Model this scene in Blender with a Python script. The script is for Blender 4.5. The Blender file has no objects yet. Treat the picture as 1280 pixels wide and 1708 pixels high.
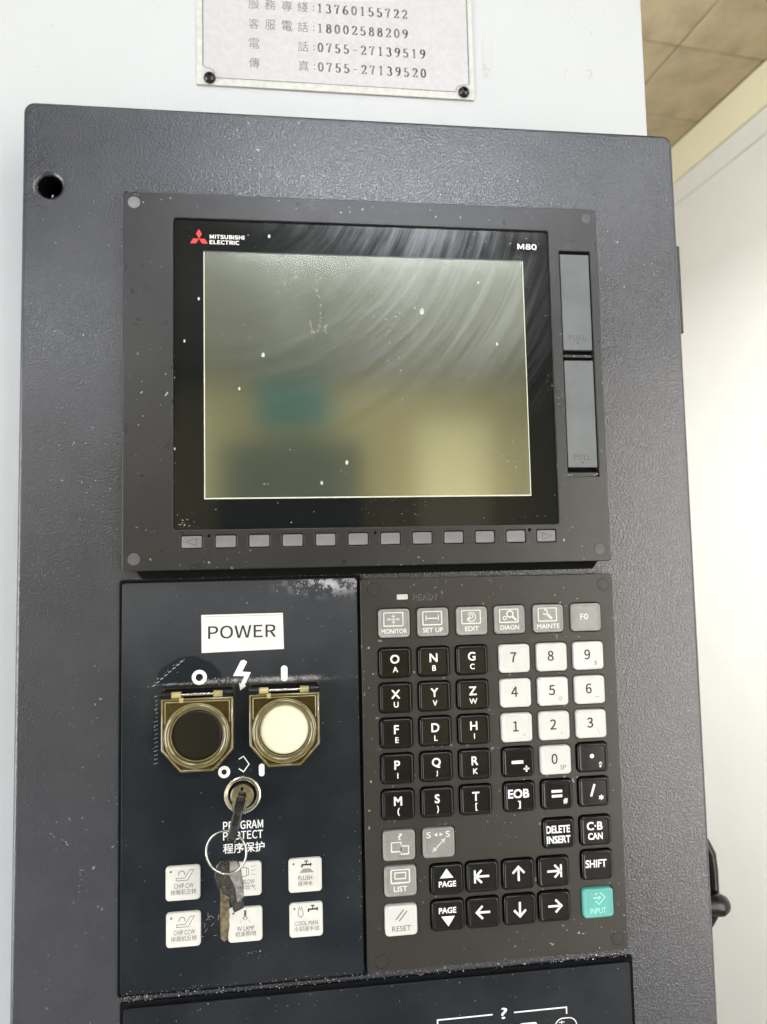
import bpy, bmesh, math, random
from mathutils import Vector, Matrix
random.seed(11)
scn = bpy.context.scene
COL = scn.collection
MM = 0.001
# All sizes are millimetres in the frame of the display front: x right, y up, z toward the viewer.
def W(x, y, z): return Vector((x * MM, -z * MM, y * MM))

# ---------------------------------------------------------------- camera
cam_d = bpy.data.cameras.new('camera'); cam = bpy.data.objects.new('camera', cam_d); COL.objects.link(cam)
cam_d.sensor_fit = 'HORIZONTAL'; cam_d.sensor_width = 36.0; cam_d.lens = 36.0 * 1160 / 1280
cam_d.clip_start = 0.02; cam_d.clip_end = 60
def axis(x, y, z): return Vector((x, -z, y))
right = axis(0.9929, -0.0215, 0.1167).normalized(); fwd = axis(0.1179, 0.0704, -0.9905).normalized()
up = right.cross(fwd).normalized(); right = fwd.cross(up).normalized()
cam.matrix_world = Matrix.Translation(W(90.68, -197.49, 366.56)) @ Matrix((right, up, -fwd)).transposed().to_4x4()
cam_d.dof.use_dof = True; cam_d.dof.focus_distance = 0.372; cam_d.dof.aperture_fstop = 14
scn.camera = cam
# ---------------------------------------------------------------- world, exposure
wd = bpy.data.worlds.new('World'); scn.world = wd; wd.use_nodes = True
wd.node_tree.nodes['Background'].inputs[0].default_value = (0.9, 0.93, 1.0, 1)
wd.node_tree.nodes['Background'].inputs[1].default_value = 0.05
scn.view_settings.view_transform = 'Standard'; scn.view_settings.look = 'None'
scn.view_settings.exposure = -0.8; scn.view_settings.gamma = 1.0
LAMP = 48.0
scn.render.engine = 'CYCLES'
scn.cycles.max_bounces = 8; scn.cycles.diffuse_bounces = 4; scn.cycles.glossy_bounces = 4
scn.cycles.transparent_max_bounces = 16; scn.cycles.sample_clamp_indirect = 4; scn.cycles.caustics_reflective = False

# ---------------------------------------------------------------- materials
class E:                                              # tiny expression wrapper over math nodes
    def __init__(s, nt, sock): s.nt, s.s = nt, sock
    def _m(s, op, *a):
        n = s.nt.nodes.new('ShaderNodeMath'); n.operation = op
        for i, v in enumerate((s,) + a):
            if isinstance(v, E): s.nt.links.new(v.s, n.inputs[i])
            else: n.inputs[i].default_value = v
        return E(s.nt, n.outputs[0])
    def __add__(s, o): return s._m('ADD', o)
    def __sub__(s, o): return s._m('SUBTRACT', o)
    def __mul__(s, o): return s._m('MULTIPLY', o)
    def __truediv__(s, o): return s._m('DIVIDE', o)
    __radd__ = __add__; __rmul__ = __mul__
    def mn(s, o): return s._m('MINIMUM', o)
    def mx(s, o): return s._m('MAXIMUM', o)
    def clamp(s): return s.mx(0.0).mn(1.0)
    def ss(s, a, b):
        n = s.nt.nodes.new('ShaderNodeMapRange'); n.interpolation_type = 'SMOOTHSTEP'
        s.nt.links.new(s.s, n.inputs[0]); n.inputs[1].default_value = a; n.inputs[2].default_value = b
        return E(s.nt, n.outputs[0])
def gauss(x, y, cx, cy, sx, sy):
    a = (x - cx) / sx; b = (y - cy) / sy
    return ((a * a + b * b) * -1.0)._m('EXPONENT')
def inv(e): return (e * -1.0) + 1.0
def base(name):
    m = bpy.data.materials.new(name); m.use_nodes = True
    nt = m.node_tree; b = nt.nodes['Principled BSDF']
    tc = nt.nodes.new('ShaderNodeTexCoord')
    sp = nt.nodes.new('ShaderNodeSeparateXYZ'); nt.links.new(tc.outputs['Object'], sp.inputs[0])
    X = E(nt, sp.outputs[0]) * 1000.0; Y = E(nt, sp.outputs[2]) * 1000.0
    return m, nt, b, tc, X, Y
def noise(nt, tc, scale, detail=2, rough=0.5, vec=None, dist=0.0):
    n = nt.nodes.new('ShaderNodeTexNoise'); n.inputs['Scale'].default_value = scale
    n.inputs['Detail'].default_value = detail; n.inputs['Roughness'].default_value = rough
    n.inputs['Distortion'].default_value = dist
    nt.links.new(vec if vec is not None else tc.outputs['Object'], n.inputs['Vector'])
    return E(nt, n.outputs[0])
def vec(nt, x, y, z=None):
    c = nt.nodes.new('ShaderNodeCombineXYZ'); nt.links.new(x.s, c.inputs[0]); nt.links.new(y.s, c.inputs[1])
    return c.outputs[0]
def mixc(nt, f, a, b):
    n = nt.nodes.new('ShaderNodeMix'); n.data_type = 'RGBA'
    if isinstance(f, E): nt.links.new(f.s, n.inputs[0])
    else: n.inputs[0].default_value = f
    for v, i in ((a, 6), (b, 7)):
        if isinstance(v, tuple): n.inputs[i].default_value = v + (1,)
        else: nt.links.new(v, n.inputs[i])
    return n.outputs[2]
def bump(nt, b, h, strength, dist):
    n = nt.nodes.new('ShaderNodeBump'); n.inputs['Strength'].default_value = strength
    n.inputs['Distance'].default_value = dist; nt.links.new(h.s, n.inputs['Height'])
    nt.links.new(n.outputs[0], b.inputs['Normal'])
def mat(name, col, rough=0.5, spec=0.5, metal=0.0, var=0.12, vscale=60, bmp=0.0, bscale=900, coat=0.0, specks=0.0, rvar=0.1, sss=0):
    m, nt, b, tc, X, Y = base(name)
    v = noise(nt, tc, vscale, 4, 0.6)
    dark = tuple(c * (1 - var) for c in col); lite = tuple(min(1, c * (1 + var)) for c in col)
    c = mixc(nt, v.ss(0.3, 0.7), dark, lite)
    if specks:
        s = noise(nt, tc, 420, 1, 0.4).ss(0.735 - specks, 0.76 - specks) * noise(nt, tc, 30, 2).ss(0.45, 0.65)
        c = mixc(nt, s * 0.55, c, (0.55, 0.54, 0.5))
    nt.links.new(c, b.inputs['Base Color'])
    r = noise(nt, tc, vscale * 2.3, 3) * rvar + (rough - rvar / 2)
    nt.links.new(r.s, b.inputs['Roughness'])
    b.inputs['Specular IOR Level'].default_value = spec; b.inputs['Metallic'].default_value = metal
    b.inputs['Coat Weight'].default_value = coat; b.inputs['Coat Roughness'].default_value = 0.08
    if bmp: bump(nt, b, noise(nt, tc, bscale, 2), bmp, 0.0003)
    return m

def enclosure_mat():
    m, nt, b, tc, X, Y = base('textured powder coat')
    n1 = noise(nt, tc, 880, 2, 0.5, dist=0.5).ss(0.36, 0.66); n2 = noise(nt, tc, 18, 4, 0.6)
    c = mixc(nt, n2.ss(0.3, 0.75), (0.023, 0.024, 0.032), (0.033, 0.034, 0.043))
    dust = noise(nt, tc, 520, 1).ss(0.74, 0.77) * noise(nt, tc, 14, 3).ss(0.5, 0.7)
    c = mixc(nt, dust * 0.35, c, (0.5, 0.5, 0.5))
    nt.links.new(c, b.inputs['Base Color'])
    nt.links.new((n2 * 0.08 + 0.19).s, b.inputs['Roughness'])
    b.inputs['Specular IOR Level'].default_value = 0.85
    bump(nt, b, n1, 0.8, 0.00009)
    return m
def smear(nt, tc, X, Y):
    dx = X - 45.0; dy = Y - 25.0
    r = (dx * dx + dy * dy)._m('SQRT'); th = dy._m('ARCTAN2', dx)
    st = noise(nt, tc, 1.0, 5, 0.72, vec(nt, r * 0.17, th * 1.3))
    st2 = noise(nt, tc, 1.0, 3, 0.6, vec(nt, r * 0.9, th * 2.2))
    lo = noise(nt, tc, 22, 3, 0.6)
    g = gauss(X, Y, 158, -26, 62, 46); g2 = gauss(X, Y, 198, -58, 38, 42)
    band = (st.ss(0.36, 0.72) * 0.75 + st2.ss(0.5, 0.8) * 0.30)
    lo2 = noise(nt, tc, 9, 3, 0.5)
    f = g * (band * 0.6 + lo.ss(0.25, 0.75) * 0.22 + 0.05) + g2 * band * 0.5 + gauss(X, Y, 130, -80, 62, 34) * band * 0.45 + lo2.ss(0.35, 0.7) * Y.ss(-125, -40) * 0.05
    f = f * inv(gauss(X, Y, 100, -58, 5, 13) * 0.7) * inv(gauss(X, Y, 219, -23, 9, 4) * 0.9) * inv(gauss(X, Y, 52, -22, 26, 9) * 0.95)
    f = f + gauss(X, Y, 92, -62, 22, 18) * lo.ss(0.42, 0.75) * 0.22
    fine = noise(nt, tc, 600, 1).ss(0.70, 0.74) * noise(nt, tc, 25, 2).ss(0.5, 0.7) * 0.35
    return (f * 0.28 + fine).clamp(), lo
def glass_mat():
    m, nt, b, tc, X, Y = base('black glass with wiping smears')
    f, lo = smear(nt, tc, X, Y)
    nt.links.new(mixc(nt, f * 0.55, (0.006, 0.007, 0.007), (0.55, 0.58, 0.62)), b.inputs['Base Color'])
    nt.links.new((f * 0.8 + 0.06).mn(0.5).s, b.inputs['Roughness'])
    b.inputs['Specular IOR Level'].default_value = 0.45
    return m
def lcd_mat():
    m, nt, b, tc, X, Y = base('switched off screen')
    f, lo = smear(nt, tc, X, Y)
    b.inputs['Base Color'].default_value = (0.50, 0.52, 0.455, 1); b.inputs['Metallic'].default_value = 1.0
    nt.links.new((lo * 0.03 + 0.10).s, b.inputs['Roughness'])
    d = nt.nodes.new('ShaderNodeBsdfDiffuse')
    nt.links.new(mixc(nt, 0.5, (0.006, 0.008, 0.005), (0.006, 0.008, 0.005)), d.inputs[0])
    d2 = nt.nodes.new('ShaderNodeBsdfPrincipled'); d2.inputs['Base Color'].default_value = (0.62, 0.67, 0.72, 1); d2.inputs['Roughness'].default_value = 0.38
    a = nt.nodes.new('ShaderNodeAddShader'); nt.links.new(b.outputs[0], a.inputs[0]); nt.links.new(d.outputs[0], a.inputs[1])
    mx = nt.nodes.new('ShaderNodeMixShader'); nt.links.new(f.s, mx.inputs[0])
    nt.links.new(a.outputs[0], mx.inputs[1]); nt.links.new(d2.outputs[0], mx.inputs[2])
    nt.links.new(mx.outputs[0], nt.nodes['Material Output'].inputs[0])
    return m
def overlay_mat(name, wiped=True):
    m, nt, b, tc, X, Y = base(name)
    lo = noise(nt, tc, 26, 5, 0.62); fi = noise(nt, tc, 700, 1)
    dust = lo.ss(0.35, 0.7) * 0.014 + 0.003
    if wiped:
        wob = noise(nt, tc, 120, 3) * 7.0 - 3.5
        blob = gauss(X + wob, Y + wob, 33, -256, 19, 13).ss(0.42, 0.5).mx(gauss(X + wob, Y, 34, -285, 24, 24).ss(0.40, 0.5)).mx(gauss(X, Y + wob, 62, -300, 34, 34).ss(0.45, 0.7) * 0.8)
        top = Y.ss(-290, -215) * 0.045  # paler upward, the bright ceiling's reflection painted into the film
        dust = (dust + top) * inv(blob * 0.85)  # dust film plus the painted ceiling reflection
        ed = noise(nt, tc, 240, 3, 0.6)
        flour = gauss(X, Y, 106, -209, 18, 4.5) * ed.ss(0.47, 0.6) * 0.55
        band_ = (gauss(X, Y, 80.5, -257.9 , 20, 1.2) + gauss(X, Y, 50, -257.7, 10, 1.0) + gauss(X, Y, 28, -258.3, 12, .5) * .5) * ed.ss(0.35, 0.6) * 0.42
        dust = dust + flour + band_
    sp_ = fi.ss(0.77, 0.79) * noise(nt, tc, 34, 2).ss(0.45, 0.62) * 0.4
    nt.links.new(mixc(nt, (dust + sp_).clamp(), (0.0065, 0.0095, 0.013), (0.62, 0.60, 0.62)), b.inputs['Base Color'])
    nt.links.new((lo * 0.15 + 0.24).s, b.inputs['Roughness']); b.inputs['Specular IOR Level'].default_value = 0.2
    bump(nt, b, noise(nt, tc, 1500, 1), 0.12, 0.0001)
    return m
def wallpaint(name, col, bscale=350, bs=0.3, rough=0.5, marks=False):
    m, nt, b, tc, X, Y = base(name)
    lo = noise(nt, tc, 3.0, 4, 0.6)
    c = mixc(nt, lo.ss(0.3, 0.7), tuple(k * 0.96 for k in col), col)
    if marks:
        s = noise(nt, tc, 130, 2).ss(0.735, 0.76) * noise(nt, tc, 12, 2).ss(0.5, 0.65)
        c = mixc(nt, s * 0.4, c, (0.25, 0.24, 0.22))
    nt.links.new(c, b.inputs['Base Color']); b.inputs['Roughness'].default_value = rough
    bump(nt, b, noise(nt, tc, bscale, 2), bs, 0.0004)
    return m
def tinted(name, tint, diff, k=0.12):
    m = bpy.data.materials.new(name); m.use_nodes = True; nt = m.node_tree; nt.nodes.remove(nt.nodes['Principled BSDF'])
    out = nt.nodes['Material Output']
    tr = nt.nodes.new('ShaderNodeBsdfTransparent'); tr.inputs[0].default_value = tint + (1,)
    df = nt.nodes.new('ShaderNodeBsdfDiffuse'); df.inputs[0].default_value = diff + (1,)
    gl = nt.nodes.new('ShaderNodeBsdfGlossy'); gl.inputs['Roughness'].default_value = 0.07
    lw = nt.nodes.new('ShaderNodeLayerWeight'); fr = E(nt, lw.outputs['Facing'])._m('POWER', 4.0) * 0.9 + 0.028
    tc = nt.nodes.new('ShaderNodeTexCoord'); n = noise(nt, tc, 160, 4, 0.6) * (k * 1.3) + k * 0.4
    m1 = nt.nodes.new('ShaderNodeMixShader'); nt.links.new(n.s, m1.inputs[0]); nt.links.new(tr.outputs[0], m1.inputs[1]); nt.links.new(df.outputs[0], m1.inputs[2])
    m2 = nt.nodes.new('ShaderNodeMixShader'); nt.links.new(fr.s, m2.inputs[0]); nt.links.new(m1.outputs[0], m2.inputs[1]); nt.links.new(gl.outputs[0], m2.inputs[2])
    nt.links.new(m2.outputs[0], out.inputs[0]); return m
def emit(name, col, s):
    m = bpy.data.materials.new(name); m.use_nodes = True; b = m.node_tree.nodes['Principled BSDF']
    b.inputs['Emission Color'].default_value = col + (1,); b.inputs['Emission Strength'].default_value = s
    b.inputs['Base Color'].default_value = (0.8, 0.8, 0.8, 1); return m

M = dict(
    encl=enclosure_mat(), glass=glass_mat(), lcd=lcd_mat(),
    overlay=overlay_mat('dark overlay film'), overlay2=overlay_mat('dark overlay film lower', False),
    bezel=mat('charcoal moulded plastic', (0.019, 0.018, 0.0185), 0.29, 0.52, vscale=35, bmp=0.25, bscale=1900, specks=0.006),
    kbd=mat('charcoal keyboard plastic', (0.024, 0.021, 0.018), 0.34, 0.42, vscale=30, bmp=0.15, bscale=1900, specks=0.004),
    door=mat('grey door plastic', (0.115, 0.122, 0.127), 0.4, 0.5, vscale=40),
    softkey=mat('grey rubber key', (0.17, 0.165, 0.165), 0.42, 0.4, vscale=80, var=0.1),
    cap=mat('grey screw cap', (0.085, 0.082, 0.08), 0.45, 0.4, vscale=200, specks=0.01),
    capl=mat('dusty screw cap', (0.20, 0.20, 0.22), 0.5, 0.4, vscale=200),
    black=mat('black shadow gap', (0.003, 0.003, 0.0035), 0.7, 0.1),
    keyb=mat('glossy black key', (0.0035, 0.003, 0.003), 0.16, 0.3, vscale=150, rvar=0.12),
    keyw=mat('white key', (0.58, 0.57, 0.54), 0.3, 0.5, vscale=90, var=0.04),
    keyg=mat('smoky grey key', (0.24, 0.235, 0.22), 0.25, 0.5, vscale=120, var=0.1),
    keygrim=mat('pale key rim', (0.5, 0.49, 0.46), 0.3, 0.5, vscale=120, var=0.1),
    keyt=mat('teal key', (0.10, 0.37, 0.32), 0.3, 0.5, vscale=120, var=0.06),
    btnw=mat('white membrane button', (0.62, 0.605, 0.565), 0.35, 0.4, vscale=120, var=0.05),
    inkw=mat('white print', (0.80, 0.79, 0.78), 0.5, 0.3, var=0.04),
    inkg=mat('soft white print', (0.66, 0.65, 0.60), 0.5, 0.3, var=0.08),
    inkt=mat('pale teal print', (0.35, 0.68, 0.62), 0.5, 0.3, var=0.05),
    inkd=mat('dark print', (0.03, 0.03, 0.03), 0.5, 0.3),
    inkm=mat('worn grey print', (0.10, 0.09, 0.09), 0.5, 0.3, var=0.3, vscale=500),
    inkp=mat('faded plate print', (0.21, 0.205, 0.205), 0.5, 0.3, var=0.35, vscale=90),
    inkf=mat('faint key print', (0.27, 0.26, 0.24), 0.5, 0.3),
    mould=mat('moulded dark lettering', (0.022, 0.021, 0.02), 0.5, 0.4),
    moulds=mat('moulded shaded lettering', (0.055, 0.058, 0.06), 0.5, 0.4),
    mouldl=mat('painted lit letter edge', (0.20, 0.19, 0.18), 0.5, 0.4),
    ambers=mat('smoky amber rim', (0.10, 0.074, 0.018), 0.10, 0.9, var=0.2, vscale=250, coat=1.0),
    ridge=mat('pale shiny key edge', (0.09, 0.085, 0.08), 0.22, 0.6, 0.3, var=0.5, vscale=300, bmp=0.5, bscale=500),
    red=mat('red print', (0.75, 0.055, 0.045), 0.45, 0.4, var=0.05),
    label=mat('white tape label', (0.67, 0.66, 0.62), 0.4, 0.4, var=0.03),
    edge=mat('lit screen edge', (0.62, 0.62, 0.50), 0.3, 0.5, var=0.05),
    edged=mat('shaded screen edge', (0.06, 0.07, 0.065), 0.3, 0.5, var=0.2),
    amber=tinted('amber clear plastic', (0.88, 0.83, 0.56), (0.50, 0.43, 0.20), 0.03),
    amberd=mat('amber moulded base', (0.075, 0.052, 0.018), 0.15, 0.5, var=0.3, vscale=200),
    amberl=mat('painted lit amber edge', (0.34, 0.29, 0.12), 0.15, 0.7, var=0.25, vscale=150),
    capd=mat('dark brown button cap', (0.004, 0.003, 0.0025), 0.3, 0.35, var=0.4, vscale=120),
    jet=mat('jet black hinge', (0.003, 0.003, 0.003), 0.22, 0.4),
    capw=mat('cream button cap', (0.80, 0.765, 0.66), 0.4, 0.4, var=0.02),
    steel=mat('nickel steel', (0.62, 0.60, 0.54), 0.22, 0.5, 1.0, var=0.15),
    brass=mat('worn nickel brass', (0.52, 0.46, 0.30), 0.3, 0.5, 1.0, var=0.25, vscale=300),
    keyhead=mat('scuffed black key head', (0.014, 0.012, 0.010), 0.16, 0.9, var=0.5, vscale=350, bmp=1.0, bscale=380, specks=0.01),
    white=wallpaint('white powder coat', (0.555, 0.565, 0.58), 480, 0.45, 0.32, True),
    plate=mat('brushed aluminium plate', (0.50, 0.485, 0.49), 0.38, 0.5, 0.12, var=0.04, vscale=300, bmp=0.1, bscale=1500),
    platerim=mat('plate border', (0.56, 0.55, 0.52), 0.4, 0.5, 0.1, var=0.07, vscale=300, bmp=0.4, bscale=900),
    screw=mat('black oxide screw', (0.012, 0.012, 0.012), 0.18, 0.6),
    stain=mat('faint tape residue', (0.52, 0.50, 0.44), 0.6, 0.2, var=0.2, vscale=200),
    dust=mat('pale dust', (0.55, 0.53, 0.50), 0.8, 0.2, var=0.3, vscale=300),
    smear=tinted('thin dried film', (1, 1, 1), (0.6, 0.62, 0.6), 0.8),
    dusto=mat('dried spot', (0.50, 0.51, 0.45), 0.7, 0.2, var=0.2, vscale=300),
    swarf=mat('metal chips', (0.55, 0.53, 0.50), 0.35, 0.5, 0.6, var=0.4, vscale=400),
    wall=wallpaint('off white wall paint', (0.83, 0.82, 0.78), 60, 0.2, 0.6),
    cream=wallpaint('cream paint', (0.90, 0.85, 0.62), 60, 0.2, 0.6),
    tan=wallpaint('tan plaster', (0.44, 0.385, 0.21), 40, 0.2, 0.7),
    creamdoor=wallpaint('cream door paint', (0.74, 0.68, 0.42), 40, 0.1, 0.5),
    tile=mat('mineral ceiling tile', (0.49, 0.40, 0.26), 0.85, 0.2, var=0.16, vscale=9, bmp=0.6, bscale=60),
    ceil=wallpaint('ceiling board', (0.19, 0.195, 0.17), 40, 0.3, 0.8),
    joint=mat('ceiling joint', (0.40, 0.32, 0.20), 0.8, 0.2),
    floor=wallpaint('grey concrete', (0.27, 0.26, 0.25), 20, 0.2, 0.6),
    teal=mat('teal board', (0.07, 0.25, 0.25), 0.5, 0.4),
    dkmach=mat('dark machine paint', (0.04, 0.05, 0.04), 0.4, 0.4),
    fixture=mat('white lamp housing', (0.7, 0.7, 0.7), 0.4, 0.4),
    lamp=emit('lamp diffuser', (0.93, 0.97, 1.0), LAMP),
    day=emit('daylight pane', (1.0, 0.95, 0.86), 11.0),
    dayl=emit('left daylight pane', (0.92, 0.95, 1.0), 13.5),
    added_lamp=emit('added lamp diffuser', (0.97, 0.97, 0.94), 77.0),
    lampb=emit('bright lamp diffuser', (0.88, 0.92, 1.0), 98.0),
    rubber=mat('black rubber', (0.015, 0.014, 0.013), 0.35, 0.5),
    hinge=mat('dark grey hinge', (0.05, 0.05, 0.048), 0.4, 0.5, 0.3),
)
for k in ('keyg', 'keyb', 'keyw', 'softkey'):
    nt = M[k].node_tree; b = nt.nodes['Principled BSDF']; src = b.inputs['Base Color'].links[0].from_socket
    oi = nt.nodes.new('ShaderNodeObjectInfo'); hs = nt.nodes.new('ShaderNodeHueSaturation')
    nt.links.new((E(nt, oi.outputs['Random']) * 0.14 + 0.90).s, hs.inputs['Value']); nt.links.new(src, hs.inputs['Color']); nt.links.new(hs.outputs[0], b.inputs['Base Color'])
# translucency of smoky keys comes from a clear coat
for k in ('keyg', 'keyb', 'keyw', 'keyt'): M[k].node_tree.nodes['Principled BSDF'].inputs['Coat Weight'].default_value = 0.12
M['keyb'].node_tree.nodes['Principled BSDF'].inputs['Coat Roughness'].default_value = 0.06
M['keyb'].node_tree.nodes['Principled BSDF'].inputs['Coat Weight'].default_value = 0.15

# ---------------------------------------------------------------- object helpers
def empty(name, x, y, z, label=None, cat=None, group=None, kind=None):
    o = bpy.data.objects.new(name, None); COL.objects.link(o); o.location = W(x, y, z); o.empty_display_size = 0.01
    o['_o'] = (x, y, z); tag(o, label, cat, group, kind); return o
def tag(o, label=None, cat=None, group=None, kind=None):
    if label: o['label'] = label
    if cat: o['category'] = cat
    if group: o['group'] = group
    if kind: o['kind'] = kind
    return o
ORG = {}
def link(name, me, parent=None, at=(0, 0, 0), label=None, kind=None):
    """mesh vertices are local mm; 'at' is the absolute mm position of the mesh origin"""
    o = bpy.data.objects.new(name, me); COL.objects.link(o)
    if parent is not None:
        p = ORG[parent.name]; o.parent = parent; o.location = W(at[0] - p[0], at[1] - p[1], at[2] - p[2])
    else: o.location = W(*at)
    ORG[o.name] = at
    if label: o['label'] = label
    if kind: o['kind'] = kind
    return o
def thing(name, x, y, z, label, cat, group=None):
    o = bpy.data.objects.new(name, None); COL.objects.link(o); o.location = W(x, y, z); o.empty_display_size = 0.01
    ORG[o.name] = (x, y, z); tag(o, label, cat, group); return o
def fix_normals(me, ang):
    # flat caps keep flat normals, only the rounded edge strips blend
    for p in me.polygons: p.use_smooth = True
    me.set_sharp_from_angle(angle=math.radians(ang))
    cn = [c.vector.copy() for c in me.corner_normals]
    flat = {}
    for p in me.polygons:
        if abs(p.normal.y) > 0.9995:
            for v in p.vertices: flat.setdefault(v, p.normal.copy())
    lim = math.cos(math.radians(ang))
    for p in me.polygons:
        for li, v in zip(p.loop_indices, p.vertices):
            f = flat.get(v)
            if f is not None and p.normal.dot(f) > lim: cn[li] = f
    me.normals_split_custom_set(cn)
def mesh(name, verts, faces, m, smooth=None):
    me = bpy.data.meshes.new(name); me.from_pydata([W(*v) for v in verts], [], faces)
    bm = bmesh.new(); bm.from_mesh(me); bmesh.ops.recalc_face_normals(bm, faces=bm.faces); bm.to_mesh(me); bm.free()
    me.materials.append(M[m] if isinstance(m, str) else m)
    me.update()
    if smooth: fix_normals(me, smooth)
    return me
def rr(w, h, r, n=4, cx=0, cy=0):
    pts = []
    for sx, sy, a0 in ((1, 1, 0), (-1, 1, 90), (-1, -1, 180), (1, -1, 270)):
        for i in range(n + 1):
            a = math.radians(a0 + 90 * i / n)
            pts.append((cx + sx * (w / 2 - r) + r * math.cos(a), cy + sy * (h / 2 - r) + r * math.sin(a)))
    return pts
def rect(x0, y0, x1, y1, r=0.01, n=3): return rr(abs(x1 - x0), abs(y1 - y0), r, n, (x0 + x1) / 2, (y0 + y1) / 2)
def circ(cx, cy, r, n=32): return [(cx + r * math.cos(2 * math.pi * i / n), cy + r * math.sin(2 * math.pi * i / n)) for i in range(n)]
def loft(w, h, r, rings, n=4, cx=0, cy=0):
    """rounded rectangle rings (inset, z) from the base up, closed with a cap"""
    V, F = [], []; k = 4 * (n + 1)
    for ins, z in rings:
        V += [(x, y, z) for x, y in rr(w - 2 * ins, h - 2 * ins, max(0.05, r - ins * 0.8), n, cx, cy)]
    for j in range(len(rings) - 1):
        for i in range(k):
            a, b = j * k + i, j * k + (i + 1) % k; F.append((a, b, b + k, a + k))
    F.append(tuple(range((len(rings) - 1) * k, len(rings) * k)))
    return V, F
def lathe(prof, n=32, cx=0, cy=0, close=True):
    V, F = [], []
    for r, z in prof: V += [(cx + r * math.cos(2 * math.pi * i / n), cy + r * math.sin(2 * math.pi * i / n), z) for i in range(n)]
    for j in range(len(prof) - 1):
        for i in range(n):
            a, b = j * n + i, j * n + (i + 1) % n; F.append((a, b, b + n, a + n))
    if close: F.append(tuple(range((len(prof) - 1) * n, len(prof) * n)))
    return V, F
def box(x0, y0, z0, x1, y1, z1):
    V = [(x, y, z) for z in (z0, z1) for y in (y0, y1) for x in (x0, x1)]
    return V, [(0, 1, 3, 2), (4, 6, 7, 5), (0, 4, 5, 1), (2, 3, 7, 6), (0, 2, 6, 4), (1, 5, 7, 3)]
def join(*parts):
    V, F = [], []
    for v, f in parts:
        o = len(V); V += list(v); F += [tuple(i + o for i in q) for q in f]
    return V, F
def tube(pts, rad, n=10, closed=False):
    V, F = [], []; P = [Vector(p) for p in pts]; m = len(P); nrm = None
    for i, p in enumerate(P):
        t = (P[(i + 1) % m] - P[i - 1]) if closed else (P[min(i + 1, m - 1)] - P[max(i - 1, 0)])
        t.normalize()
        if nrm is None: nrm = t.orthogonal().normalized()
        nrm = (nrm - t * nrm.dot(t)).normalized(); b = t.cross(nrm)
        r = rad[i] if isinstance(rad, (list, tuple)) else rad
        for k in range(n):
            a = 2 * math.pi * k / n; V.append(tuple(p + (nrm * math.cos(a) + b * math.sin(a)) * r))
    for j in range(m if closed else m - 1):
        for k in range(n):
            a, b_ = j * n + k, j * n + (k + 1) % n; c, d = ((j + 1) % m) * n + k, ((j + 1) % m) * n + (k + 1) % n
            F.append((a, b_, d, c))
    if not closed: F += [tuple(range(n)), tuple(range((m - 1) * n, m * n))]
    return V, F
def prism(poly, z0, z1, bev=0.0):
    n = len(poly); V = []; F = []
    cx = sum(p[0] for p in poly) / n; cy = sum(p[1] for p in poly) / n
    def ins(b):
        return [(x - b * (x - cx) / max(1e-6, math.hypot(x - cx, y - cy)), y - b * (y - cy) / max(1e-6, math.hypot(x - cx, y - cy))) for x, y in poly]
    rings = [(0, z0), (0, z1)] if not bev else [(bev, z0), (0, z0 + bev), (0, z1 - bev), (bev, z1)]
    for b, z in rings: V += [(x, y, z) for x, y in ins(b)]
    for j in range(len(rings) - 1):
        for i in range(n): a, b = j * n + i, j * n + (i + 1) % n; F.append((a, b, b + n, a + n))
    F += [tuple(range(n)), tuple(range((len(rings) - 1) * n, len(rings) * n))]
    return V, F
def plate(name, loops, z0, z1, m, bev=0.3, parent=None, org=(0, 0, 0), res=2, label=None):
    """flat slab with rounded edges and holes: outer loop first, holes after; coordinates absolute mm"""
    cu = bpy.data.curves.new(name, 'CURVE'); cu.dimensions = '2D'; cu.fill_mode = 'BOTH'
    cu.extrude = max(0.0001, (z1 - z0) / 2 - bev); cu.bevel_depth = bev; cu.bevel_resolution = res; cu.offset = -bev
    for lp in loops:
        s = cu.splines.new('POLY'); s.points.add(len(lp) - 1); s.use_cyclic_u = True
        for i, (x, y) in enumerate(lp): s.points[i].co = (x - org[0], y - org[1], 0, 1)
    o = bpy.data.objects.new('t', cu); me = bpy.data.meshes.new_from_object(o); bpy.data.objects.remove(o)
    zc = (z0 + z1) / 2 - org[2]
    for v in me.vertices: x, y, z = v.co; v.co = W(x, y, z + zc)
    bm = bmesh.new(); bm.from_mesh(me); bmesh.ops.remove_doubles(bm, verts=bm.verts, dist=1e-7); bmesh.ops.recalc_face_normals(bm, faces=bm.faces); bm.to_mesh(me); bm.free()
    me.materials.clear(); me.materials.append(M[m])
    fix_normals(me, 32); me.name = name
    return link(name, me, parent, org, label)

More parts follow.
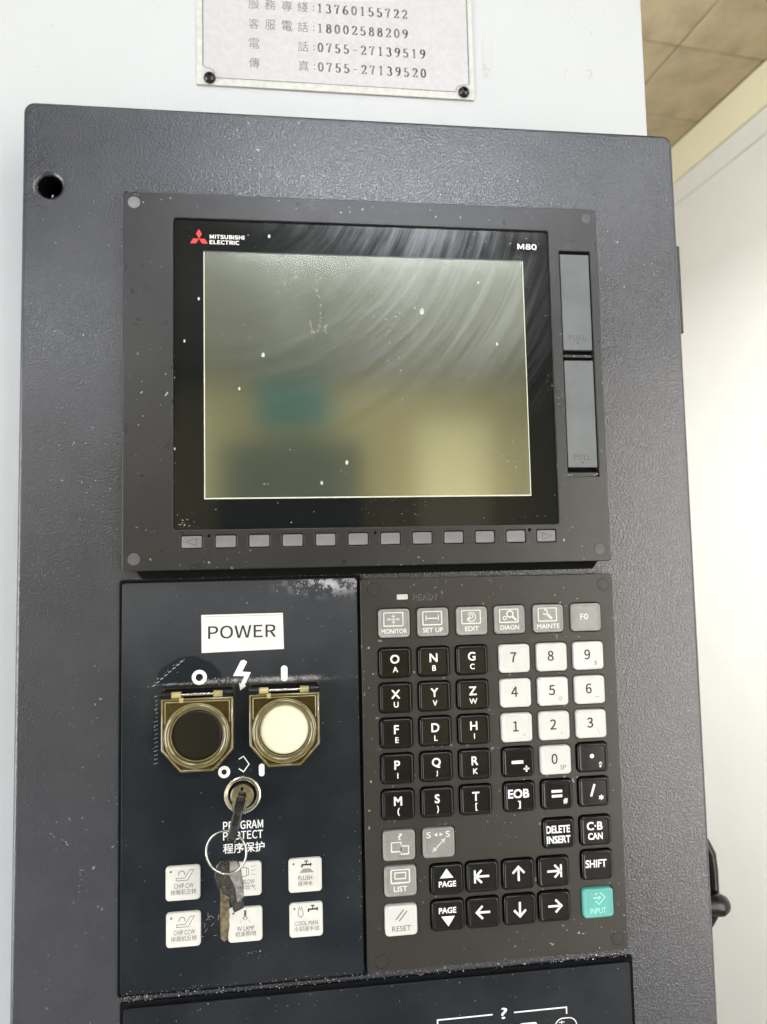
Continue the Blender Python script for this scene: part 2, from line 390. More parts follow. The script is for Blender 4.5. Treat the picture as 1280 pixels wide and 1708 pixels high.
# flat print: strokes, polygons and text collected into one sheet
_tc = {}
try:
    SANS = bpy.data.fonts.load(bpy.utils.system_resource('DATAFILES') + '/fonts/Noto Sans CJK Regular.woff2')
except Exception:
    SANS = None
def text2d(s, bold):
    if (s, bold) in _tc: return _tc[(s, bold)]
    cu = bpy.data.curves.new('t', 'FONT')
    if s and (s in ('POWER', 'MITSUBISHI', 'ELECTRIC', 'M80', 'PULL', 'READY', 'PROGRAM', 'PROTECT') or s.isdigit()) and SANS: cu.font = SANS
    cu.body = s; cu.size = 1; cu.resolution_u = 4; cu.fill_mode = 'FRONT'
    o = bpy.data.objects.new('t', cu); me = bpy.data.meshes.new_from_object(o); bpy.data.objects.remove(o)
    V = [tuple(v.co[:2]) for v in me.vertices]; F = [tuple(p.vertices) for p in me.polygons]
    if V:
        x0 = min(v[0] for v in V); x1 = max(v[0] for v in V); y0 = min(v[1] for v in V); y1 = max(v[1] for v in V)
        V = [(x - (x0 + x1) / 2, y - (y0 + y1) / 2) for x, y in V]; w, h = x1 - x0, y1 - y0
    else: w = h = 1
    _tc[(s, bold)] = (V, F, w, h); return _tc[(s, bold)]
class Print:
    def __init__(s): s.V, s.F = [], []
    def text(s, t, cx, cy, h, w=None, bold=0.0, rot=0):
        V, F, bw, bh = text2d(t, 0); d = max(0.0, bold) * h * 1.25
        k = (h - 2 * d) / bh; kx = ((w - 2 * d) / bw) if w else k
        ca, sa = math.cos(rot), math.sin(rot)
        for q, (dx, dy) in enumerate(((0, 0), (d, d), (-d, -d), (d, -d), (-d, d)) if d else ((0, 0),)):
            o = len(s.V)
            for x, y in V:
                a, b = x * kx + dx, y * k + dy; s.V.append((cx + a * ca - b * sa, cy + a * sa + b * ca, q * 0.008))
            s.F += [tuple(i + o for i in f) for f in F]
        return s
    def poly(s, pts): o = len(s.V); s.V += pts; s.F.append(tuple(range(o, o + len(pts)))); return s
    def line(s, pts, wd, closed=False):
        P = list(pts); n = len(P); segs = n if closed else n - 1; o0 = len(s.V)
        for i in range(n):
            if closed: pa, pb = P[i - 1], P[(i + 1) % n]
            else: pa, pb = P[max(0, i - 1)], P[min(n - 1, i + 1)]
            p = P[i]
            def nr(a, b):
                dx, dy = b[0] - a[0], b[1] - a[1]; L = math.hypot(dx, dy) or 1; return (-dy / L, dx / L)
            n1 = nr(pa, p) if pa != p else nr(p, pb); n2 = nr(p, pb) if pb != p else n1
            mx, my = n1[0] + n2[0], n1[1] + n2[1]; L = math.hypot(mx, my) or 1; mx /= L; my /= L
            k = min(2.0, 1 / max(0.35, mx * n1[0] + my * n1[1])); w = wd / 2 * k
            s.V += [(p[0] + mx * w, p[1] + my * w), (p[0] - mx * w, p[1] - my * w)]
        for i in range(segs):
            a = o0 + 2 * i; b = o0 + 2 * ((i + 1) % n); s.F.append((a, a + 1, b + 1, b))
        return s
    def pen(s, pts, thick, thin):                      # broad nib: upright strokes thick, level strokes thin
        for (x0, y0), (x1, y1) in zip(pts[:-1], pts[1:]):
            dx, dy = x1 - x0, y1 - y0; L = math.hypot(dx, dy) or 1; w = thin + (thick - thin) * abs(dy / L) ** 1.6
            nx, ny = -dy / L * w / 2, dx / L * w / 2; ex, ey = dx / L * thin * .4, dy / L * thin * .4
            o = len(s.V); s.V += [(x0 - ex + nx, y0 - ey + ny), (x0 - ex - nx, y0 - ey - ny), (x1 + ex - nx, y1 + ey - ny), (x1 + ex + nx, y1 + ey + ny)]; s.F.append((o, o + 1, o + 2, o + 3))
        return s
    def ring(s, cx, cy, r, wd, a0=0, a1=360, n=28):
        pts = [(cx + r * math.cos(math.radians(a0 + (a1 - a0) * i / n)), cy + r * math.sin(math.radians(a0 + (a1 - a0) * i / n))) for i in range(n + (a1 - a0 < 360))]
        return s.line(pts, wd, a1 - a0 >= 360)
    def dot(s, cx, cy, r): return s.poly(circ(cx, cy, r, 12))
    def make(s, name, m, parent, at, label=None):
        me = bpy.data.meshes.new(name); me.from_pydata([W(v[0], v[1], v[2] if len(v) > 2 else 0) for v in s.V], [], s.F)
        me.materials.append(M[m])
        for p in me.polygons: p.use_smooth = False
        return link(name, me, parent, at, label)
def flakes(spots, zf, size, thick=0.25):
    """spots: (x, y); small irregular lying chips"""
    V, F = [], []
    for x, y in spots:
        s = size * (0.35 + random.random() ** 2 * 1.3); a = random.random() * 6.28; e = 0.4 + random.random() * 0.8
        n = 4; o = len(V); z = zf
        for i in range(n):
            t = a + i * 6.283 / n + random.uniform(-.4, .4); rx = s * math.cos(t); ry = s * e * math.sin(t); V.append((x + rx, y + ry, z))
        V.append((x + random.uniform(-.2, .2) * s, y + random.uniform(-.2, .2) * s, z + s * thick * random.uniform(0.6, 2.4)))
        F += [(o + i, o + (i + 1) % n, o + 4) for i in range(n)]
    return V, F

# ================================================================= the room
WD = Vector((-0.11237, -0.99367))                      # direction of the right wall in plan (x, z), going away
WN = Vector((0.99367, -0.11237))
def plan(s, d, y):                                     # s along the wall (away positive), d out of the wall into the room
    a = Vector((1528, -1508)); p = a + WD * s - WN * d; return (p.x, y, p.y)
CEIL, FLOOR = 1300, -1950
def slab(name, pts, y0, y1, m, parent=None, label=None):
    n = len(pts); V = [(x, y0, z) for x, z in pts] + [(x, y1, z) for x, z in pts]
    F = [tuple(range(n)), tuple(range(n, 2 * n))] + [(i, (i + 1) % n, (i + 1) % n + n, i + n) for i in range(n)]
    return link(name, mesh(name, V, F, m), parent, (0, 0, 0), label)
wl = [plan(-7600, 0, 0), plan(2600, 0, 0), plan(2600, -120, 0), plan(-7600, -120, 0)]
def wallbox(s0, s1, d0, d1, y0, y1):
    P = [plan(s0, d0, 0), plan(s1, d0, 0), plan(s1, d1, 0), plan(s0, d1, 0)]
    V = [(p[0], y, p[2]) for y in (y0, y1) for p in P]
    return V, [(0, 1, 2, 3), (4, 5, 6, 7), (0, 1, 5, 4), (1, 2, 6, 5), (2, 3, 7, 6), (3, 0, 4, 7)]
side = link('side_wall', mesh('side_wall', *wallbox(-7600, 2600, 0, -120, FLOOR, CEIL), 'wall'), kind='structure')
tag(link('cornice', mesh('cornice', *wallbox(-7600, 2600, 14, 0.5, CEIL - 135, CEIL - 1), 'cream'), side))
link('moulding', mesh('moulding', *wallbox(-7600, 2600, 7, 0.5, CEIL - 215, CEIL - 137), 'wall'), side)
slab('floor', [(-2800, 5600), (3600, 5600), (3600, -4400), (-2800, -4400)], FLOOR - 40, FLOOR, 'floor')['kind'] = 'structure'
cl = slab('ceiling', [(-2800, 5600), (3600, 5600), (3600, -4400), (-2800, -4400)], CEIL + 14, CEIL + 60, 'joint'); cl['kind'] = 'structure'
# the near half of the ceiling (only ever mirrored) is plain board
V_, F_ = box(-2800, CEIL, -600, 3600, CEIL + 13, 5590); link('ceiling_board', mesh('ceiling_board', V_, F_, 'ceil'), cl)
V_, F_ = wallbox(-905, 2600, 2500, 905, CEIL, CEIL + 13)
link('ceiling_board', mesh('ceiling_board', V_, F_, 'ceil'), cl)
tme = None
for i in range(3):
    for j in range(11):
        s0 = -905 + 300 * j + 0.0; d0 = 14 + 300 * i
        V, F = loft(296, 296, 4, [(0, 0), (0, -9), (3, -13)], 2)
        if tme is None: tme = mesh('ceiling_tile', [(x, z, y) for x, y, z in V], F, 'tile')
        p = plan(s0 + 150, d0 + 150, CEIL + 13)
        o = link('ceiling_tile', tme, cl, p); o.rotation_euler = (0, 0, math.atan2(-WD.y, WD.x) + math.pi / 2)
slab('back_wall', [(-2800, 5400), (3600, 5400), (3600, 5600), (-2800, 5600)], FLOOR, CEIL + 14, 'tan')['kind'] = 'structure'
slab('left_wall', [(-2900, 5600), (-2800, 5600), (-2800, -4400), (-2900, -4400)], FLOOR, CEIL + 14, 'wall')['kind'] = 'structure'
slab('far_wall', [(-2800, -4400), (3600, -4400), (3600, -4300), (-2800, -4300)], FLOOR, CEIL + 14, 'wall')['kind'] = 'structure'
# white metal panel fixed on the side wall
wp = thing('wall_panel', *plan(-500, 8, FLOOR + 10), 'large white sheet metal panel standing against the side wall right of the machine', 'panel')
link('upper_sheet', mesh('upper_sheet', *wallbox(-1500, 100, 4, 1, -60, 560), 'wall'), wp)
link('lower_sheet', mesh('lower_sheet', *wallbox(-1500, 165, 3, 1, FLOOR + 10, -66), 'wall'), wp)
# things the screen mirrors
nb = thing('notice_board', 42, 943, 5390, 'teal notice board hanging on the tan wall, mirrored in the screen', 'board')
link('board_sheet', mesh('board_sheet', *box(-250, 945, 5370, 335, 1290, 5388), 'teal'), nb)
link('board_frame', mesh('board_frame', *join(box(-262, 930, 5360, 347, 945, 5392), box(-262, 1290, 5360, 347, 1299, 5392), box(-262, 945, 5360, -250, 1290, 5392), box(335, 945, 5360, 347, 1290, 5392)), 'teal'), nb)
dm = thing('dark_machine', 40, FLOOR, 5000, 'dark green machine cabinet under the teal board, mirrored low in the screen', 'machine')
link('body', mesh('body', *box(-500, FLOOR + 60, 4760, 545, 700, 5350), 'dkmach'), dm)
link('plinth', mesh('plinth', *box(-470, FLOOR, 4800, 555, FLOOR + 60, 5320), 'black'), dm)
cd = thing('cream_door', 1550, FLOOR, 5390, 'bright cream double door in the tan wall, mirrored at the right of the screen', 'door')
link('leaf', mesh('leaf', *box(1060, FLOOR, 5366, 1378, 1000, 5396), 'creamdoor'), cd)
link('leaf', mesh('leaf', *box(1382, FLOOR, 5366, 1700, 1000, 5396), 'creamdoor'), cd)
# daylight window in the side wall behind the camera, lengthened downward for extra sheen
def wpt(z): return (z + 1508) / WD.y
wn = thing('extended_window', *plan(-4700, 0, -100), 'tall daylight extended window in the right wall behind the camera, lengthened to the floor to brighten the lower right of the box', 'extended window')
sA, sB = wpt(4300), wpt(1700)
link('pane', mesh('pane', *wallbox(sA, (sA + sB) / 2 - 20, 6, 2, -1900, 750), 'day'), wn)
link('pane', mesh('pane', *wallbox((sA + sB) / 2 + 20, sB, 6, 2, -1900, 750), 'day'), wn)
link('frame', mesh('frame', *join(wallbox(sA - 50, sB + 50, 30, 1, 750, 800), wallbox(sA - 50, sB + 50, 30, 1, -1948, -1900), wallbox(sA - 50, sA, 30, 1, -1900, 750), wallbox(sB, sB + 50, 30, 1, -1900, 750), wallbox((sA + sB) / 2 - 20, (sA + sB) / 2 + 20, 30, 1, -1900, 750)), 'fixture'), wn)
wl_ = thing('window', -2790, -500, 1350, 'low daylight window in the left wall, lighting the white cabinet and the left edge of the box', 'window')
for za, zb in ((500, 1330), (1370, 2200)): link('pane', mesh('pane', *box(-2798, -1850, za, -2794, 600, zb), 'dayl'), wl_)
link('frame', mesh('frame', *join(box(-2799, -1900, 450, -2770, -1850, 2250), box(-2799, 600, 450, -2770, 650, 2250), box(-2799, -1850, 450, -2770, 600, 500), box(-2799, -1850, 2200, -2770, 600, 2250), box(-2799, -1850, 1330, -2770, 600, 1370)), 'fixture'), wl_)
# ceiling lamps
LG = 'recessed ceiling lamps lighting the panel'
def troffer(x, z, w, d, label, m='lamp'):
    t = thing('ceiling_lamp', x, CEIL, z, label, 'ceiling lamp', LG)
    V, F = join(box(x - w / 2 - 25, CEIL - 18, z - d / 2 - 25, x + w / 2 + 25, CEIL - 1, z - d / 2), box(x - w / 2 - 25, CEIL - 18, z + d / 2, x + w / 2 + 25, CEIL - 1, z + d / 2 + 25),
                box(x - w / 2 - 25, CEIL - 18, z - d / 2, x - w / 2, CEIL - 1, z + d / 2), box(x + w / 2, CEIL - 18, z - d / 2, x + w / 2 + 25, CEIL - 1, z + d / 2))
    link('housing', mesh('housing', V, F, 'fixture'), t)
    link('diffuser', mesh('diffuser', *box(x - w / 2, CEIL - 14, z - d / 2, x + w / 2, CEIL - 2, z + d / 2), m), t)
troffer(430, 2300, 1250, 220, 'wide white ceiling lamp behind the camera, the one mirrored at the top of the panel', 'lampb')
troffer(1450, 2150, 110, 900, 'white ceiling lamp behind the camera near the right wall')
troffer(150, 760, 1200, 50, 'white ceiling lamp nearest above the control panel')
troffer(-1650, 4100, 1200, 560, 'white ceiling lamp farthest back, added unseen to brighten the tan wall')  # added outside the screen's reflection to light the back wall
pt = thing('added_wall_lamp', -100, 900, -900, 'added long white lamp, unseen above the machine cabinet, brightening the right wall and ceiling', 'added lamp')  # unseen lamp added to brighten the right wall, cornice and ceiling
link('housing', mesh('housing', *box(-330, 860, -1650, 130, 872, -150), 'fixture'), pt)
link('diffuser', mesh('diffuser', *box(-320, 800, -1640, 120, 858, -160), 'added_lamp'), pt)
for z in (-1500, -300): link('rod', mesh('rod', *tube([(-100, 872, z), (-100, 1300, z)], 5, 8), 'fixture'), pt)

# ================================================================= machine cabinet and nameplate
mc = thing('machine_cabinet', -300, FLOOR, -400, 'large white powder coated machine cabinet behind the dark control box', 'machine')
plate('cabinet_front', [rect(-1000, FLOOR, 327, 400, 4, 5)], -66, -60, 'white', 1.2, mc, (0, 0, -60))
link('cabinet_body', mesh('cabinet_body', *box(-998, FLOOR + 1, -700, 324.5, 398, -66.5), 'white'), mc)
pr = Print()
for i in range(16):
    x = random.uniform(214.3, 219.8); y = random.uniform(119, 148); pr.poly([(x, y), (x + random.uniform(.3, 1), y + .1), (x + random.uniform(.3, .8), y + random.uniform(.6, 2.5)), (x - .1, y + 1)])
pr.line([(214.3, 118.8), (214.3, 147)], 0.25).line([(220.2, 119), (220, 147)], 0.2)
pr.make('tape_residue', 'stain', mc, (0, 0, -59.9), 'faint yellowish strip of tape residue')
pr = Print(); pr.line([(270.2, 126), (271.2, 128.5), (273, 129.6)], 0.7).line([(269.6, 124.5), (270.6, 126)], 0.6).line([(275.2, 135), (277, 134.2)], .5)
pr.text('2', 288, 127, 6.2, 4.5, 0.0); pr.make('pencil_mark', 'stain', mc, (0, 0, -59.9), 'faint worn handwritten mark')
np_ = thing('nameplate', 118, 103, -60, 'brushed metal nameplate with four rows of black phone numbers, riveted to the white cabinet', 'nameplate')
plate('plate', [rect(29.1, 102.8, 207.4, 262, 0.6, 2)], -60, -58.9, 'platerim', 0.2, np_, (118, 103, -60))
link('face_sheet', mesh('face_sheet', *box(33.6, 108, -58.9, 203.8, 258, -58.8), 'plate'), np_)
pr = Print()
def arc(cx, cy, r, a0, a1, n=8): return [(cx + r * math.cos(math.radians(a0 + (a1 - a0) * i / n)), cy + r * math.sin(math.radians(a0 + (a1 - a0) * i / n))) for i in range(n + 1)]
pr.line([(33.2, 240), (33.2, 115.2)] , 0.75); pr.line([(33.2, 115.2)] + arc(36.0, 109.5, 4.6, 95, 10, 8), 0.5)
pr.line([(40.5, 107.9), (195.2, 107.9)], 0.42); pr.line([(203.9, 113.5)] + arc(199.6, 108.1, 4.7, 80, 170, 8), 0.5); pr.line([(204, 240), (204, 113.5)], 0.85)
pr.line([(29.4, 102.9), (207.2, 102.9)], 0.35)
pr.make('border_line', 'inkp', np_, (0, 0, -58.74))
DG = {'0': [arc(.3, .5, .0, 0, 1, 1)], }
def el(cx, cy, rx, ry, a0, a1, n=16): return [(cx + rx * math.cos(math.radians(a0 + (a1 - a0) * i / n)), cy + ry * math.sin(math.radians(a0 + (a1 - a0) * i / n))) for i in range(n + 1)]
DG = {'0': [el(.3, .5, .22, .46, 0, 360)],
 '1': [[(.3, .96), (.3, .04)], [(.16, .84), (.3, .95)], [(.16, .04), (.44, .04)]],
 '2': [el(.3, .72, .2, .24, 170, -20, 12) + [(.42, .5), (.1, .05), (.5, .05)], [(.5, .05), (.52, .2)]],
 '3': [el(.28, .73, .18, .23, 150, -80, 10), el(.28, .27, .22, .25, 80, -150, 12)],
 '5': [[(.48, .95), (.16, .95)], [(.16, .95), (.13, .52)], el(.28, .3, .22, .27, 130, -150, 14)],
 '6': [el(.3, .28, .21, .25, 0, 360), el(.45, .35, .36, .6, 95, 190, 8)],
 '7': [[(.08, .8), (.1, .95), (.5, .95)], [(.5, .95), (.34, .55), (.26, .05)]],
 '8': [el(.3, .74, .17, .21, 0, 360), el(.3, .28, .21, .25, 0, 360)],
 '9': [el(.3, .72, .21, .25, 0, 360), el(.15, .65, .36, .6, 10, -85, 8)],
 '-': [[(.1, .45), (.5, .45)]], ':': [[(.28, .62), (.28, .66)], [(.28, .2), (.28, .24)]]}
def digits(pr, s, x0, x1, yb, h):
    p = (x1 - x0) / (len(s) - 0.4) 
    for i, c in enumerate(s):
        for st in DG[c]:
            pts = [(x0 + i * p + px * h * 0.95, yb + py * h) for px, py in st]
            pr.pen(pts, h * 0.18, h * 0.07) if c != ':' else pr.dot(pts[0][0], pts[0][1], h * 0.07)
    return pr
rows = [(158.9, '服務專綫', (65, 75.4, 85.9, 96), '13760155722', 163.8), (145.4, '客服電話', (65, 75.4, 85.9, 96), '18002588209', 163.8),
        (132.3, '電  話', (65, None, None, 96), '0755-27139519', 175), (119.2, '傳  真', (65, None, None, 96), '0755-27139520', 175.2)]
for yc, cs, xs, num, xe in rows:
    pr = Print(); cc = [c for c in cs if c != ' ']; xx = [x for x in xs if x]
    for c, x in zip(cc, xx): Print().text(c, x, yc, 6.9, 6.7).make('lettering', 'inkp', np_, (0, 0, -58.74))
    digits(pr, ':', 101.2, 103, yc - 3.0, 6.4); digits(pr, num, 105.2, xe, yc - 3.1, 6.3)
    pr.make('lettering', 'inkp', np_, (0, 0, -58.74))
sv = lathe([(3.7, 0), (3.7, 0.5), (3.3, 1.6), (2.4, 2.4), (1.5, 2.7), (1.5, 1.4), (0.01, 1.3)], 24)
sm = mesh('rivet_screw', *sv, 'screw', 40)
for x, y in ((37.4, 107.3), (200.2, 107.7)): link('rivet_screw', sm, np_, (x, y, -58.8))

# ================================================================= dark control box
eb = thing('control_box', 130, -500, -35, 'dark textured grey sheet metal control box carrying the screen and key panels', 'control box')
plate('box_shell', [rect(-54.5, -700, 314.3, 53, 6, 6), circ(-40.5, 6.2, 6.1, 36)], -59, -9, 'encl', 2.6, eb, (130, -500, -35), 4)
link('hole_lining', mesh('hole_lining', *lathe([(6.02, 25.5), (6.02, 0), (0.01, 0)], 36), 'black'), eb, (-40.5, 6.2, -36))
link('wire_end', mesh('wire_end', *tube([(0.2, -5.8, 18), (-.2, -4.5, 21), (.1, -3.2, 22), (.6, -2.4, 22)], .45, 6), 'dust', 60), eb, (-40.6, 6, -36), 'pale wire end poking up in the round hole')
link('hinge', mesh('hinge', *join(box(313, -56, -46, 327, -1, -43), tube([(330, -56.5, -43), (330, -28, -43), (330, -1, -43)], 4.6, 14)), 'hinge', 40), eb)
hd = thing('latch_handle', 330, -420, -50, 'black latch handle with round knob sticking out at the right side of the box', 'handle')
link('handle_bar', mesh('handle_bar', *tube([(314, -370, -55), (330, -373, -55), (338, -377, -55), (341.3, -384, -55), (342, -394, -55), (342, -413, -55), (336, -421, -55), (314, -428, -55)], [3.6, 3.6, 3.6, 3.7, 3.8, 3.8, 3.8, 3.8], 16), 'jet', 60), hd)
link('knob', mesh('knob', *tube([(326, -410.5, -48), (337, -411, -48), (341, -411.5, -48), (344, -412.5, -48), (346, -413.5, -48), (347, -414, -48)], [6.0, 6.4, 6.6, 6.0, 4.2, 1.0], 20), 'jet', 60), hd)
link('screw_eye', mesh('screw_eye', *tube([(338, -416, -50), (335, -424, -50)], [4.4, 2.6], 12), 'jet', 60), hd)
fl = [(random.uniform(-53, 313), random.uniform(-450, 50)) for _ in range(70)]
fl = [p for p in fl if not (-3 < p[0] < 262 and p[1] < 2)]
fl += [(255 + random.gauss(12, 8), random.uniform(-300, -100)) for _ in range(10)]
link('dust_specks', mesh('dust_specks', *flakes(fl, -8.99, 0.22), 'dust'), eb, kind='stuff')

# ================================================================= display unit
du = thing('display_unit', 130, -200, -9, 'charcoal display unit with a switched off screen in a black glass border', 'display')
D0 = (130, -200, -9)
SK = [34.7 + 17.17 * i for i in range(12)]
skh = [rect(x - 5.55, -189.1, x + 5.55, -182.1, 1.0, 3) for x in SK]
pin = [(43.5, -182.7), (129.6, -182.5), (214.3, -182.2)]
plate('bezel', [rect(0, -200, 260, 0, 1.6, 4), rect(25.4, -179.3, 231.3, -13.6, 1.5, 3), rect(237.3, -153.2, 255.4, -24.9, .6, 3)] + skh + [circ(x, y, 0.75, 12) for x, y in pin], -9, 0, 'bezel', 0.55, du, D0, 3)
link('backing', mesh('backing', *box(2, -198, -8.8, 258, -2, -4.2), 'black'), du)
V_, F_ = prism([(4, -199), (8.5, -204.2), (252.5, -204.2), (257, -199)], -8.97, -8.2); link('shadow_strip', mesh('shadow_strip', V_, F_, 'black'), du)  # dark strip drawn for the shade beneath the display's lower edge
link('display_glass', mesh('display_glass', *box(24, -181, -4.1, 233, -12, -1.5), 'glass'), du)
link('screen', mesh('screen', *box(41.5, -162.8, -1.49, 215.9, -31.2, -1.40), 'lcd'), du)
e0, e1 = -1.49, -1.33
link('screen_edge_shading', mesh('screen_edge_shading', *join(box(40.9, -163.5, e0, 216.4, -162.8, e1), box(40.9, -162.8, e0, 41.45, -31.2, e1), box(215.95, -162.8, e0, 216.4, -31.2, e1)), 'edge'), du, label='edge strip along the screen, coloured pale for the light on its bevel')  # bevel highlight painted as pale strips at left, right and bottom
link('screen_edge_shading', mesh('screen_edge_shading', *box(40.9, -31.2, e0, 216.4, -30.6, e1), 'edged'), du)  # top strip coloured dark, the side of the bevel without light
for x, y, m in ((5.4, -6.0, 'capl'), (254, -5.6, 'cap'), (6, -193.9, 'cap'), (253.8, -193.6, 'cap')):
    link('screw_cap', mesh('screw_cap', *lathe([(3.25, -.3), (3.25, 0.03), (3.0, .06), (2.75, 0.05), (2.7, -.05), (2.55, .12), (0.01, .16)], 28), m, 30), du, (x, y, 0), 'pale dusty screw cap' if m == 'capl' else None)
    link('cap_groove', mesh('cap_groove', *lathe([(3.45, 0.0), (3.45, 0.02), (3.2, 0.02)], 28, close=False), 'black'), du, (x, y, 0))
skm = mesh('soft_key', *loft(10.2, 6.2, 0.7, [(0, -4), (0, -.35), (.18, -.08), (.5, .05)], 3), 'softkey', 35)
for i, x in enumerate(SK):
    k = link('soft_key', skm, du, (x, -185.6, 0.15), 'soft key with a left triangle' if i == 0 else 'soft key with a right triangle' if i == 11 else None)
    if i in (0, 11):
        s = -1 if i == 0 else 1
        Print().line([(-2.3 * s, 1.9), (2.9 * s, 0), (-2.3 * s, -1.9)], 0.35, True).make('triangle_mark', 'moulds', k, (x, -185.6, 0.23))
for (ya, yb_), yt in (((-26.4, -81.7), -74.6), ((-87.6, -148.0), -142.3)):
    dd = link('card_door', mesh('card_door', *loft(17.1, abs(yb_ - ya), .4, [(0, -3), (0, -1.1), (.25, -.85)], 2, 0, 0), 'door', 35), du, (246.4, (ya + yb_) / 2, 0), 'upper grey card door marked PULL' if ya > -50 else 'lower grey card door marked PULL')
    Print().text('PULL', 246.3 - 246.4, yt - (ya + yb_) / 2, 3.1, 9.8, 0.0).make('lettering', 'moulds', dd, (246.4, (ya + yb_) / 2, -0.83))
    Print().poly([(-1.0, yt - (ya + yb_) / 2 - 2.6), (1.0, yt - (ya + yb_) / 2 - 2.6), (0, yt - (ya + yb_) / 2 - 3.7)]).make('triangle_mark', 'moulds', dd, (246.4, (ya + yb_) / 2, -0.83))
link('door_ledge', mesh('door_ledge', *join(box(237.4, -85.6, -4, 255.3, -84.2, -1.6)), 'bezel'), du)
link('door_ledge', mesh('door_ledge', *box(237.4, -153.1, -4, 255.3, -150.8, -2.2), 'bezel'), du)
fl = [(random.uniform(238, 255), random.uniform(-85.4, -84.3)) for _ in range(30)] + [(random.choice([238.5, 254]) + random.gauss(0, 1), random.uniform(-152.8, -151.2)) for _ in range(26)]
link('dust_specks', mesh('dust_specks', *flakes(fl, -1.7, .35), 'dust'), du, kind='stuff')
# emblem: three red rhombi
em = Print(); cx, cy, a = 38.6, -23.9, 3.05
def rh(ang):
    t = math.radians(ang); c, s = math.cos(t), math.sin(t); q = [(0, 0), (a * .5, a * .866), (0, a * 1.732), (-a * .5, a * .866)]
    em.poly([(cx + x * c - y * s, cy + x * s + y * c) for x, y in q])
rh(0); rh(120); rh(240)
em.make('emblem', 'red', du, (0, 0, -1.46), 'three red rhombi meeting in a point')
Print().text('MITSUBISHI', 53.3, -22.6, 2.3, 18.2, 0.035).make('lettering', 'inkw', du, (0, 0, -1.46), 'small white first line of the maker name')
Print().text('ELECTRIC', 51.9, -25.6, 2.3, 15.6, 0.035).make('lettering', 'inkw', du, (0, 0, -1.46), 'small white second line of the maker name')
Print().text('M80', 219.2, -22.5, 3.3, 11.2, 0.035).make('lettering', 'inkw', du, (0, 0, -1.46), 'white model mark')
for x, y, s in ((75.6, -21.4, .75), (38.4, -56.7, .6), (31, -79.7, .6), (71.8, -86.8, .95), (59.2, -105, .7), (158.2, -61.2, 1.3), (200, -78.6, .75), (115.3, -144.7, .85), (101.8, -155.5, .75), (26, -137, .5), (190.5, -44, .6)):
    s *= 1.35
    pts = [(random.uniform(.75, 1.1) * s * .75 * math.cos(i * .785), random.uniform(.75, 1.1) * s * math.sin(i * .785) * 1.15) for i in range(8)]
    V, F = prism(pts, 0, .06); link('dried_spot', mesh('dried_spot', V, F, 'dusto'), du, (x, y, -1.38))
sm_ = Print()
for k, (a0, a1) in enumerate(((150, 330), (-20, 60))): sm_.ring(0, 0, 1, .001)
sm_ = Print()
E1 = [(99.5 + 3.0 * math.cos(t / 10) , -60 + 11.5 * math.sin(t / 10) - 0.6 * math.cos(t / 10)) for t in range(-24, 6)]
for i in range(60):
    t = random.uniform(-2.6, 1.6); x = 99.5 + 3.3 * math.cos(t) + random.gauss(0, .25); y = -62 + 12 * math.sin(t) + random.gauss(0, .4)
    sm_.line([(x, y), (x + random.uniform(-.3, .3), y + random.uniform(.3, 1.0))], random.uniform(.05, .16))
for i in range(22):
    x, y = random.choice([(83, -48), (80, -51), (89, -43), (101, -43), (104, -72), (98, -74)]); x += random.gauss(0, 1); y += random.gauss(0, 1.8)
    sm_.line([(x, y), (x + random.uniform(.1, .8), y - random.uniform(.5, 2))], random.uniform(.06, .2))
sm_.make('smear_mark', 'smear', du, (0, 0, -1.37), 'fine pale scratches in a smeared oval')
fl = [(random.uniform(1, 60), random.uniform(-199, -140)) for _ in range(14)] + [(random.gauss(55, 14), random.gauss(-194, 3)) for _ in range(14)] + [(random.uniform(1, 258), random.uniform(-199, -1)) for _ in range(18)]
fl = [p for p in fl if 1 < p[0] < 259 and -199 < p[1] < -1 and not (25 < p[0] < 256 and -180 < p[1] < -13)]
link('dust_specks', mesh('dust_specks', *flakes(fl, 0.0, .2), 'dust'), du, kind='stuff')
fl = [(random.uniform(27, 230), random.uniform(-178.5, -164.5)) for _ in range(34)] + [(25.7 + abs(random.gauss(0, .3)), random.uniform(-178, -80)) for _ in range(12)] + [(random.uniform(228, 231), random.uniform(-178, -60)) for _ in range(10)] + [(28 + abs(random.gauss(0, 4)), -178 + abs(random.gauss(0, 2))) for _ in range(26)]
link('glass_dust', mesh('glass_dust', *flakes(fl, -1.49, .25), 'dust'), du, kind='stuff')

# ================================================================= keyboard unit
KZ = -3.0
ku = thing('keyboard_unit', 191, -407, -9, 'charcoal keyboard unit with black, white and grey keys below the screen', 'keyboard')
K0 = (191, -407, -9)
KW, KH = 16.9, 15.1
CX = [138.9, 159.6, 180.3]; NX = [203.8, 224.6, 245.3]
RY = [-251.2, -269.4, -287.6, -305.8, -324.1]
keys = []   # (x, y, style, label, drawer)
def two(a, b, sub=True):
    def f(p):
        p.text(a, -.1, 2.0, 4.6 if a != 'Q' else 5.2, None, 0.022)
        p.text(b, 0.1, -3.4, 2.9 if b not in '()[]' else 4.0, None, 0.018)
    return f
AL = [('O', 'A'), ('N', 'B'), ('G', 'C'), ('X', 'U'), ('Y', 'V'), ('Z', 'W'), ('F', 'E'), ('D', 'L'), ('H', 'I'), ('P', 'I'), ('Q', 'J'), ('R', 'K'), ('M', '('), ('S', ')'), ('T', '[')]
for i, (a, b) in enumerate(AL): keys.append((CX[i % 3], RY[i // 3], 'b', 'black key marked %s over %s' % (a, b), [('inkw', two(a, b))]))
def num(n, sub, hs=2.0):
    def f(p): p.text(n, -0.7, 0.7, 5.4, None, 0.014)
    def g(p):
        if sub: p.text(sub, 3.9, -3.9, hs, None, 0)
    return [('inkd', f)] + ([('inkf' if sub not in ('s', 'SP') else 'inkm', g)] if sub else [])
